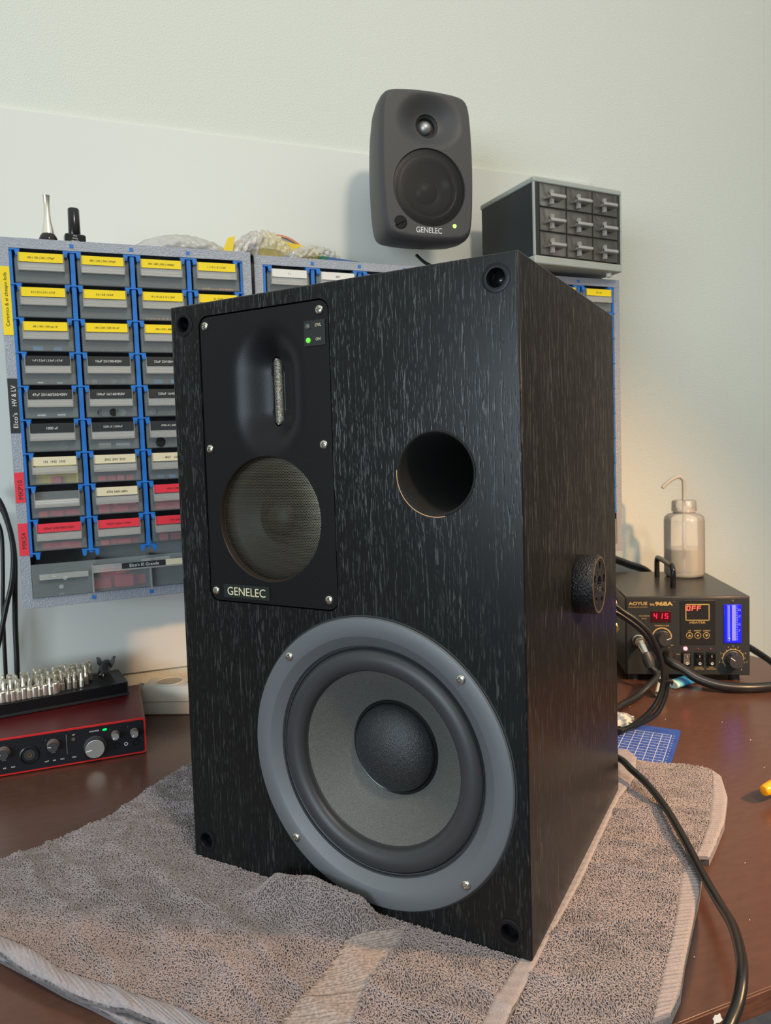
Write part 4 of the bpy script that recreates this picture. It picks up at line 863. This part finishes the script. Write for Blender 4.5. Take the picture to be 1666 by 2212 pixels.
MB().lathe([(.0001,-.0018), (.0016,-.0008), (.0018,0), (.0016,.0008), (.0001,.0018)], T(.1540, -.0085, Zb+.0598), 16).build('float_ball', CHROME, gg, smooth=60)
MB().box(.1600, .1655, -.0043, -.0040, Zb+.0560, Zb+.1118).build('scale_plate', mat('scale_plate', (.2,.22,.6), .3, emit=(.22,.24,.80), es=.3), gg)
tk = MB()
for q in range(20): tk.box(.1660 if q % 4 else .1645, .1685, -.0046, -.0043, Zb+.0570+q*.0027, Zb+.0575+q*.0027)
tk.build('scale_marks', mat('scale_mark', (.35,.4,.8), .4), gg)
for z_, s_ in ((.1040, '22'), (.0935, '17'), (.0815, '12'), (.0715, '7')): text(s_, MATS['scale_mark'], gg, sf(.1708, -.0041, z_), height=.0030)
for z_ in (.1175, .0462): MB().lathe([(.0021,0), (.0019,.0009), (.0001,.0012)], sf(.1617, -.0022, z_), 16).build('screw', STEEL, st, smooth=50)
arc_print(.1622, .0262, .0150, .0160, -.75, PI+.75)
tk = MB()
for q in range(12):
    a = -.75+(PI+1.5)*q/11; mm = sf(.1622, -.0022, .0262) @ Matrix.Rotation(a, 4, 'Z'); tk.box(.0160, .0182, -.0003, .0003, 0, .0003, mm)
tk.build('dial_ticks', GOLD, fp)
for q, s_ in enumerate('12345678'):
    a = PI+.95-(PI+1.9)*q/7; text(s_, GOLD, fp, sf(.1622+.0208*math.cos(a), -.0023, .0262+.0200*math.sin(a)), height=.0025)
knob(.1622, .0262, .0118, RUBBER, st, .016, 2.5)
text('CE', GOLD, fp, sf(.0425, -.0023, .0098), width=.0085, height=.0050)
hd = MB().tube(smooth_line([(.0910,.0690,Zb+H3-.001), (.0910,.0690,Zb+H3+.026), (.0910,.0740,Zb+H3+.0335), (.0908,.0850,Zb+H3+.0365), (.0907,.160,Zb+H3+.0365), (.0906,.171,Zb+H3+.0335), (.0906,.1760,Zb+H3+.026), (.0906,.1760,Zb+H3-.001)], 8), .0045, 16).build('handle', BLACKGLOSS, st, smooth=60)
# plugs and leads at the front of the station
MB().lathe([(.0095,0), (.0095,.004), (.0085,.005), (.0085,.016), (.0072,.018)], sf(.0190, -.0022, .0560), 32).build('iron_socket', STEEL, st, smooth=40)
pl_ = MB().tube([(.0190,-.018,Zb+.0555), (.0215,-.026,Zb+.0500), (.0240,-.034,Zb+.0430)], [.0062,.0066,.0055], 20).build('iron_plug', STEEL, st, smooth=40)
MB().tube([(.0240,-.033,Zb+.0440), (.0270,-.038,Zb+.0330), (.0290,-.040,Zb+.0240)], [.0075,.0085,.0070], 20).build('plug_boot', RUBBER, st, smooth=40)
MB().lathe([(.0080,0), (.0078,.006), (.0050,.011)], sf(.0640, -.0022, .0330), 24).build('hose_socket', BLACKMATT, st, smooth=40)
SM = Matrix.LocRotScale(Vector((SO[0], SO[1], 0)), Matrix.Rotation(-.4897, 3, 'Z'), None)
def sw(x, y, z): return tuple(SM @ Vector((x, y, z+Zb)))
hs = MB().tube(smooth_line([sw(.0640,-.010,.0330), (.9020,-.2960,.0400), (.9130,-.3120,.0300), (.9270,-.3300,.0180), (.9505,-.3510,.0100), (.9851,-.3700,.0078), (1.0294,-.3800,.0078), (1.0843,-.3810,.0078), (1.12,-.375,.0078)]), .0073, 20).build('hose', CORDM, smooth=60); attach(hs, st, 'thick black hose curving to the right')
kb = MB().tube(smooth_line([sw(.0290,-.041,.0250), (.868,-.308,.026), (.845,-.318,.018), (.815,-.325,.0065), (.78,-.34,.0060), (.74,-.36,.0060)]), .0052, 16).build('iron_lead', CORDM, smooth=60); attach(kb, st, 'black lead drooping from the iron plug')
gt = MB().lathe([(.0052,0), (.0052,.050), (.0040,.0505), (.0040,.0)], Matrix.Identity(4), 24, cap0=False, cap1=False).build('pale_tube', mat('pale_tube', (.55,.53,.42), .4), smooth=40)
gp, gq = Vector((.8470,-.3330,.0075)), Vector((.8830,-.3040,.0300)); gt.location = gp; gt.rotation_euler = (gq-gp).to_track_quat('Z', 'Y').to_euler(); tag(gt, 'pale hollow tube lying slanted before the station plugs', 'tube')
sp = empty('solder_reel', (.8380, -.2290, 0), -.45, 'dark holder with brass nut between loudspeaker and soldering station', 'holder')
MB().box(-.013, .013, -.004, .016, 0, .096).build('bracket', mat('brown_metal', (.045,.035,.028), .35, metal=.5), sp, bevel=.002)
MB().lathe([(.0095,0), (.0095,.003), (.0070,.0045), (.0070,.009), (.0030,.0095), (.0001,.006)], onface(.0080, -.004, .0860), 6).build('brass_nut', mat('brass', (.75,.52,.18), .25, metal=1), sp, bevel=.0005)
MB().lathe([(.0026,0), (.0024,.0005), (.0001,.0005)], onface(.0100, -.0042, .0660), 16).build('bracket_hole', HOLE, sp)
rl = MB().lathe([(.021,-.012), (.022,-.010), (.022,-.008), (.017,-.007), (.017,.007), (.022,.008), (.022,.010), (.021,.012)], T(-.004, .012, .1220) @ FACE, 48).build('reel', BLACKGLOSS, sp, smooth=40)
MB().lathe([(.0200,.0122), (.0200,.0126), (.010,.0126)], T(-.004, .012, .1220) @ FACE, 48, cap0=False).build('reel_label', WHI, rl)
MB().prism([(.012*math.cos(a), .012*math.sin(a)) for a in [PI*.1+PI*.3*q/8 for q in range(9)]]+[(.0195*math.cos(a), .0195*math.sin(a)) for a in [PI*.4-PI*.3*q/8 for q in range(9)]], .0126, .0129, T(-.004, .012, .1220) @ FACE).build('label_stripe', RED, rl)
# wash bottle
wb_ = empty('wash_bottle', (1.0690, -.1500, .1370), -.37, 'translucent wash bottle with bent spout on the soldering station', 'bottle')
MB().lathe([(.0001,.0), (.0300,0), (.0335,.003), (.0345,.007), (.0345,.100), (.0330,.107), (.0280,.1115), (.0200,.1135), (.0180,.1160), (.0180,.122)], None, 64, cap0=False, cap1=False).build('body', BOTTLE, wb_, smooth=50)
lq = MB().lathe([(.0001,.0012), (.0290,.0012), (.0330,.005), (.0336,.008), (.0336,.0500), (.0001,.0500)], None, 64).build('liquid', clearmat('liquid', (.85,.80,.70), .35, .05, (.62,.56,.46), .8), wb_, smooth=40)
MB().lathe([(.0210,.116), (.0213,.118), (.0208,.134), (.0190,.1365), (.0060,.1375), (.0001,.1375)], None, 48, cap0=False).build('cap', BOTTLE, wb_, smooth=40)
MB().tube(smooth_line([(0,0,.030), (0,0,.160), (-.001,-.000,.172), (-.008,-.001,.1785), (-.018,-.002,.1765), (-.030,-.003,.1690), (-.040,-.004,.1600)], 8), [.0038]*17*0 or .0034, 14).build('spout', mat('spout_plastic', (.45,.43,.38), .35), wb_, smooth=60)
# lead behind the station, box behind it
cb = MB().tube(smooth_line([sw(.198,.10,.05), (1.10,-.150,.045), (1.16,-.155,.020), (1.24,-.17,-.03), (1.33,-.18,-.10)]), .0062, 14).build('mains_lead', CORDM, smooth=60); tag(cb, 'black lead running off to the right behind the soldering station', 'cord')
ab = MB().tube(smooth_line([(.90,-.025,.20), (.955,-.022,.186), (1.01,-.02,.158), (1.05,-.02,.142), (1.10,-.02,.12), (1.14,-.02,.06), (1.145,-.02,.004)]), .0075, 14).build('thick_lead', CORDM, smooth=60); tag(ab, 'thick black lead sloping down along the wall behind the soldering station', 'cord')
# twin cable coil with zip tie
LA = [(.6700,-.409,.195), (.7006,-.4196,.1729), (.7115,-.4238,.1636), (.7279,-.4302,.1511), (.7432,-.4361,.1339), (.7546,-.4405,.1083), (.7593,-.4423,.0810), (.7563,-.4412,.0570), (.7462,-.4372,.0361), (.7293,-.4307,.0196), (.7097,-.4231,.0081), (.6850,-.414,.0045)]
LB = [(.6750,-.398,.178), (.7074,-.4107,.1615), (.7212,-.4160,.1520), (.7406,-.4235,.1350), (.7544,-.4289,.1145), (.7643,-.4327,.0929), (.7714,-.4355,.0683), (.7689,-.4345,.0470), (.7592,-.4307,.0258), (.7422,-.4242,.0140), (.7200,-.4154,.0060), (.6950,-.406,.0040)]
lc = empty('cable_coil', (.71, -.42, 0), 0, 'two black cables looping upright beside the loudspeaker, bound by a zip tie', 'cable')
for P_ in (LA, LB): MB().tube([(p[0]-.71, p[1]+.42, p[2]) for p in smooth_line(P_)], .0032, 14).build('cable', CORDM, lc, smooth=60)
MB().box(-.0075, .0095, -.0045, .0045, -.0022, .0022, T(.7655-.71, -.4385+.42, .0690) @ Matrix.Rotation(-.42, 4, 'Z')).build('zip_tie', BLACKPL, lc, bevel=.0008)
for p in ((.7050,-.4205,.0080), (.7120,-.4130,.0050)): MB().box(-.004, .004, -.004, .004, -.004, .004, T(p[0]-.71, p[1]+.42, p[2]) @ Matrix.Rotation(-.4, 4, 'Z')).build('clip', BLACKPL, lc, bevel=.001)
# power cord of the loudspeaker
CP = [(.560,-.440,.030), (.590,-.490,.032), (.6176,-.5261,.0300), (.6185,-.5517,.0255), (.6175,-.5782,.0200), (.6040,-.6201,.0165), (.5793,-.6710,.0155), (.5536,-.7192,.0150), (.5322,-.7574,.0190), (.5103,-.7908,.0280), (.4835,-.8229,.0360), (.4631,-.8431,.0400), (.4480,-.8540,.0350), (.4262,-.8650,.0300), (.405,-.872,.010), (.385,-.878,-.03), (.37,-.88,-.12)]
pc = MB().tube(smooth_line(CP, 8), .0037, 18).build('power_cord', CORDM, smooth=60); attach(pc, spk, 'black power cord running over the towel and the desk edge')
# left-hand cords
for P_, r_, lb in (([(-.0489,-.04,.3385), (-.0331,-.04,.3172), (-.0233,-.04,.2856), (-.0190,-.04,.2464), (-.0212,-.04,.1943), (-.0230,-.04,.1486), (-.0237,-.04,.1025), (-.0248,-.04,.0500), (-.0248,-.05,.0040)], .0036, 'black cord hanging nearest the parts cabinet at the left'),
                   ([(-.0486,-.05,.3449), (-.0327,-.05,.3249), (-.0239,-.05,.2954), (-.0191,-.05,.2561), (-.0225,-.05,.2140), (-.0320,-.05,.1758), (-.0409,-.05,.1375), (-.0519,-.05,.0931), (-.065,-.05,.0040)], .0034, 'black cord bending left away from its neighbour below the parts cabinet'),
                   ([(-.0450,-.03,.3063), (-.0350,-.03,.2800), (-.0355,-.03,.2282), (-.0383,-.03,.1764), (-.0392,-.03,.1373), (-.0396,-.03,.0980), (-.0399,-.03,.0585), (-.0399,-.03,.0030)], .0027, 'thin black cord hanging farthest left against the wall')):
    o = MB().tube(smooth_line(P_), r_, 14).build('hanging_cord', CORDM, smooth=60); tag(o, lb, 'cord')
# power strip
ps = empty('power_strip', (.1370, -.0600, 0), -.42, 'off-white socket strip lying on the desk between red box and loudspeaker', 'power strip')
MB().prism([(0,0), (.052,0), (.052,.030), (.046,.042), (.006,.042), (0,.030)], 0, .26, Matrix(((0,0,1,0),(1,0,0,0),(0,1,0,0),(0,0,0,1)))).build('housing', WHITEPL, ps, bevel=.002)
for x in (.035, .080, .125): 
    sk = MB().lathe([(.0200,0), (.0195,.0012), (.0185,.0012), (.0180,-.0005)], T(x, .026, .0418), 48, cap0=False, cap1=False).build('socket', WHITEPL, ps, smooth=40)
    MB().lathe([(.0182,.0003), (.0001,.0003)], T(x, .026, .0418), 40, cap0=False).build('socket_well', mat('socket_shade', (.42,.38,.31), .6), sk)
MB().box(-.0005, .2605, -.0006, 0, .0200, .0206).build('seam', MATS['socket_shade'], ps)
# ------------------------------------------------------------------ red audio interface
ai = empty('audio_interface', (-.0729, -.2086, 0), .001, 'red aluminium audio interface with black front at the left edge', 'audio interface')
REDAN = mat('red_anodised', (.10,.006,.008), .42, metal=.2); W4, H4, D4 = .2105, .0455, .147
def R4(x0, x1, z0, z1, r=.004): return rrect(x0, x1, z0, z1, r, 5)
MB().prism(R4(0, W4, .0015, .0015+H4), -D4, 0, FACE).build('case', REDAN, ai, bevel=.0008)
fr_ = MB().prism(R4(0, W4, .0015, .0015+H4), -.0001, .0006, FACE).build('bezel', mat('red_edge_highlight', (.75,.03,.03), .3, metal=.3), ai, bevel=.0002)  # brighter red paints the highlight along the case's front edge
af = MB().prism(R4(.0022, W4-.0022, .0036, H4-.0008, .003), .0002, .0008, FACE).build('front_plate', mat('front_black', (.012,.013,.018), .3), ai)
def dial(x, z, r, h, m, top, ang):
    k = MB().lathe([(r*1.12,0), (r*1.12,.0012), (r,.0014), (r*.96,h), (.0001,h)], onface(x, -.0008, z), 40).build('dial', m, ai, smooth=35)
    MB().lathe([(r*.97, h), (r*.93, h+.0007), (.0001, h+.0006)], onface(x, -.0008, z), 40, cap0=False).build('dial_face', top, k, smooth=30)
    MB().box(r*.30, r*.92, -.0004, .0004, h+.0006, h+.0010, onface(x, -.0008, z) @ Matrix.Rotation(ang, 4, 'Z')).build('pointer', WHITEP, k)
    return k
BR = mat('brushed_aluminium', (.80,.85,.86), .38, metal=1, bump=(300,.3,.0002)); DG = mat('grey_dial', (.045,.045,.05), .45); TAU = mat('taupe_ring', (.16,.12,.11), .5)
dial(.1500, .0202, .0116, .011, DG, BR, 3.3)['label'] = 'large monitor dial with brushed metal face'
for x, z in ((.1742, .0310), (.1967, .0303)): dial(x, z, .0045, .009, TAU, BR, 4.0)
for x, z in ((.1030, .0305), (.0491, .0305)): dial(x, z, .0062, .010, TAU, DG, 3.0)
jk = MB().lathe([(.0110,0), (.0110,.0010), (.0098,.0014), (.0092,.0004), (.0085,-.0030), (.0001,-.0030)], onface(.0766, -.0010, .0222), 48, cap0=False).build('input_socket', BLACKGLOSS, ai, smooth=30)
MB().lathe([(.0066,-.0005), (.0062,.0003), (.0001,.0003)], onface(.0766, -.0010, .0222), 36, cap0=False).build('socket_core', RUBBER, jk, smooth=30)
MB().lathe([(.0028,.0003), (.0026,.0007), (.0016,.0006)], onface(.0766, -.0010, .0222), 24, cap0=False, cap1=False).build('socket_contact', mat('gold_contact', (.5,.38,.18), .3, metal=1), jk)
for x in (.1752, .1978): MB().lathe([(.0042,0), (.0040,.0008), (.0030,.0008), (.0029,-.002), (.0001,-.003)], onface(x, -.0008, .0163), 32, cap0=False).build('headphone_socket', BLACKGLOSS, ai, smooth=30)
MB().lathe([(.0023,0), (.0022,.0012), (.0001,.0014)], onface(.1258, -.0004, .0330), 24).build('button', STEEL, ai, smooth=40)
text('48V', WHITEP, af, onface(.1262, -.0009, .0385), height=.0015); text('MONITOR', WHITEP, af, onface(.1500, -.0009, .0392), height=.0018, maxw=.011)
for x, s_ in ((.0950, 'INST'), (.1033, 'AIR'), (.1124, 'PAD'), (.1256, 'MIDI'), (.0492, 'AIR'), (.0583, 'PAD')): text(s_, WHITEP, af, onface(x, -.0009, .0107), height=.0016)
for x, z, s_ in ((.1030, .0205, 'GAIN'), (.0491, .0205, 'GAIN'), (.0950, .0370, '2'), (.1680, .0385, '1'), (.1890, .0385, '2')): text(s_, mat('dim_print', (.3,.3,.33), .5), af, onface(x, -.0009, z), height=.0014)
MB().prism([(-.0028,-.0002), (-.001,-.0012), (.002,-.0010), (.0030,.0004), (.001,.0014), (-.0015,.0010)], 0, .0003, onface(.1619, -.0009, .0391)).build('usb_light', mat('usb_green', (.0,.6,.1), .3, emit=(.0,.85,.12), es=1.3), af)
MB().lathe([(.0015,0), (.0022,0), (.0022,.0002), (.0015,.0002)], onface(.1862, -.0009, .0166), 20, cap0=False, cap1=False).build('headphone_mark', WHITEP, af)
for x in (.118,): MB().box(x-.0002, x+.0002, -.0010, -.0008, .016, .040).build('divider_line', MATS['dim_print'], af)
# ------------------------------------------------------------------ tray of driver bits
TX, TY, TR = -.0766, -.1392, .1601; TZ = .0475
tr = empty('bit_tray', (TX, TY, TZ), TR, 'black bit tray standing on the red audio interface', 'tray')
MB().prism(rrect(0, .200, 0, .075, .004), 0, .0185).build('tray', BLACKPL, tr, bevel=.001)
MB().box(-.0005, .2005, -.0008, .0008, .0005, .0040).build('lower_ridge', BLACKMATT, tr, bevel=.0003)
rb = MB()
for k in range(7): rb.box(.030, .185, .010+.0085*k, .0125+.0085*k, .0184, .0192)
rb.build('rib', BLACKMATT, tr)
TMx = Matrix.LocRotScale(Vector((TX, TY, TZ)), Matrix.Rotation(TR, 3, 'Z'), None)
bitm = {}
def bit(kind):
    if kind == 0: return MB().lathe([(.0031,0), (.0031,.010), (.0024,.0108), (.0020,.016), (.0017,.0215), (.0001,.0220)], None, 6).build('driver_bit', CHROME, bevel=.0002)
    if kind == 1: return MB().lathe([(.0031,0), (.0031,.009), (.0021,.010), (.0021,.017), (.0034,.0175), (.0034,.0225), (.0022,.0228), (.0020,.020), (.0001,.020)], None, 16).build('driver_bit', CHROME, smooth=30)
    return MB().lathe([(.0058,0), (.0060,.001), (.0060,.013), (.0054,.0140), (.0036,.0140), (.0034,.008), (.0001,.008)], None, 24).build('socket_bit', CHROME, smooth=30)
prot = [bit(0), bit(1), bit(2)]; used = [0, 0, 0]
names = ['slender hex driver bit standing in the black tray', 'nut driver bit with wider head standing in the black tray', 'short wide socket standing in the front row of the black tray']
ROW = ['front row', 'second row from the front', 'third row from the front', 'third row from the back', 'second row from the back', 'back row']
def putbit(k, x, y, lab=None, sc=1):
    o = prot[k] if not used[k] else prot[k].copy()
    if used[k]: COL.objects.link(o)
    used[k] = 1; o.location = TMx @ Vector((x, y, .0188)); o.rotation_euler = (random.uniform(-.03,.03), random.uniform(-.03,.03), random.uniform(0, 3)); o.scale = (sc, sc, random.uniform(.9, 1.1))
    tag(o, lab or names[k], 'bit', 'bits: '+(lab or names[k]))
for r_ in range(6):
    for k in range(16):
        x = .040+.0078*k+random.uniform(-.0006, .0006); y = .0140+.0095*r_
        if x > .166-.004*(5-r_): continue
        if r_ == 0 and x < .110: continue
        kk = 1 if (k+r_*2) % 5 == 0 or (r_ == 5 and k > 9) else 0; putbit(kk, x, y, ('slender driver bit in the %s of the black tray', 'wide-headed driver bit in the %s of the black tray')[kk] % ROW[r_])
for k in range(6): putbit(2, .046+.0125*k, .0085, sc=1)
for k in range(5): putbit(0, .052+.0125*k, .0045, 'slender bit standing before the wide sockets of the black tray', .9)
ck = empty('chuck_key', tuple(TMx @ Vector((.181, .045, .0190))), TR-.5, 'small dark winged chuck key resting at the right end of the bit tray', 'key')
MB().lathe([(.0058,0), (.0072,.004), (.0075,.014), (.0062,.022), (.0040,.025)], T(-.004,-.012,.007) @ Matrix.Rotation(-1.1, 4, 'X'), 24).build('body', RUBBER, ck, smooth=40)
MB().lathe([(.0034,0), (.0034,-.006)], T(-.004,-.012,.007) @ Matrix.Rotation(-1.1, 4, 'X'), 16).build('tip', STEEL, ck, smooth=40)
MB().prism([(-.002,0), (-.010,.012), (-.014,.013), (-.013,.003), (-.006,-.004)], -.001, .0015, T(-.003,.004,.014) @ FACE).prism([(.002,0), (.010,.014), (.013,.013), (.011,.004), (.006,-.004)], -.001, .0015, T(-.003,.004,.014) @ FACE).build('wing', DKGREYPL, ck, bevel=.0004)
# ------------------------------------------------------------------ small things on the desk at the right
mt = empty('cutting_mat', (.7870, -.4430, 0), -2.421, 'blue cutting mat with white grid under the towel edge', 'cutting mat')
MB().prism([(.003,0), (.118,0), (.118,-.125), (0,-.125), (0,-.003)], 0, .0024).build('mat_sheet', mat('mat_blue', (.022,.065,.33), .45, noise=(60, (.03,.085,.38), .4, .6)), mt, bevel=.0003)
MW = mat('mat_print', (.62,.66,.75), .5); MD = mat('mat_dash', (.20,.28,.55), .5)
g = MB(); gd = MB()
for k in range(11):
    y = -.0090-.0110*k; g.box(.0225, .118, y-.0003, y+.0003, .0024, .00255)
    for q in range(24): gd.box(.0235+.004*q, .0255+.004*q, y-.0057, y-.0053, .0024, .0025)
for k in range(12):
    x = .0225+.0085*k; g.box(x-.0003, x+.0003, -.120, -.0090, .0024, .00255)
    for q in range(27): gd.box(x+.0041, x+.0044, -.0110-.0042*q, -.0090-.0042*q, .0024, .0025)
g.build('grid_lines', MW, mt); gd.build('dashed_lines', MD, mt)
for k in range(11): text(str((k*7+3) % 10) if k % 3 else '5', MW, mt, T(.0235+.0085*k, -.0058, .0024) @ Matrix.Rotation(1.57, 4, 'Z'), height=.0022, depth=.0001)
lt = empty('lighter', (.8985, -.3045, 0), .18, 'light blue lighter lying in front of the soldering station', 'lighter')
ov = [(.0062*math.cos(a), .0108*math.sin(a)) for a in [2*PI*k/32 for k in range(32)]]
LX = T(0, 0, .0064) @ Matrix(((0,0,1,0),(0,1,0,0),(1,0,0,0),(0,0,0,1)))
MB().prism(ov, .0015, .058, LX).build('body', mat('cyan_plastic', (.16,.55,.72), .3), lt, bevel=.0006)
MB().prism([(a*1.03, b*1.03) for a, b in ov], 0, .006, LX).build('base_cap', mat('pale_cyan', (.50,.66,.64), .35), lt, bevel=.0012)
MB().prism(circle(0, 0, .0014, 16), -.0003, .0002, LX).build('base_hole', HOLE, lt)
MB().prism([(a*1.02, b*1.02) for a, b in ov], .016, .036, LX).build('label_wrap', mat('azure_label', (.03,.28,.62), .35), lt, bevel=.0002)
MB().prism([(a*.8, b*.8) for a, b in ov], .058, .070, LX).build('head', STEEL, lt, bevel=.0005)
MB().box(.058, .066, -.007, .007, .0085, .0135).build('button', mat('red_button', (.7,.03,.02), .35), lt, bevel=.001)
tv = blob('tissue', crumple(0, 0, 0, .050, .030, .012, 31, .6), 34, 34, WHI).build('crumpled_tissue', mat('tissue', (.62,.60,.55), .9), smooth=25); tv.location = (.7350, -.3860, .0003); tv.rotation_euler = (0, 0, .6); tag(tv, 'crumpled whitish tissue on the desk beside the twin black cables', 'tissue')
ot = empty('pliers', (.7195, -.6290, 0), .35, 'orange-yellow tool handle entering the frame at the right', 'tool')
for sgn in (0, 1):
    MB().tube(smooth_line([(.0035, .000-.036*sgn, .014), (.010, -.002-.032*sgn, .0145), (.030, -.006-.022*sgn, .0150), (.060, -.013-.008*sgn, .0140), (.100, -.016, .0125)]), [.0040]+[.0052+.0018*math.sin(PI*k/24) for k in range(23)]+[.004], 16).build('handle', mat('orange_grip', (.90,.33,.01), .25), ot, smooth=60)
MB().box(.095, .135, -.026, -.008, 0, .018).build('jaw', STEEL, ot, bevel=.003)
# dust and crumbs on the desk
for k, (x, y) in enumerate([(.800,-.400), (.765,-.455), (.845,-.500), (.700,-.700), (.490,-.775), (.475,-.778), (.560,-.760), (.62,-.70), (.86,-.44), (.795,-.565), (.790,-.340)]):
    c = MB().lathe([(.0001,0), (.0009,.0002), (.0007,.0008), (.0001,.0010)], None, 7).build('crumb', WHITEP); c.location = (x, y, .0001); c.scale = (random.uniform(.4,.9), random.uniform(.3,.7), .5)
    tag(c, 'tiny pale crumb on the dark desk top', 'crumb', 'crumbs on the desk')
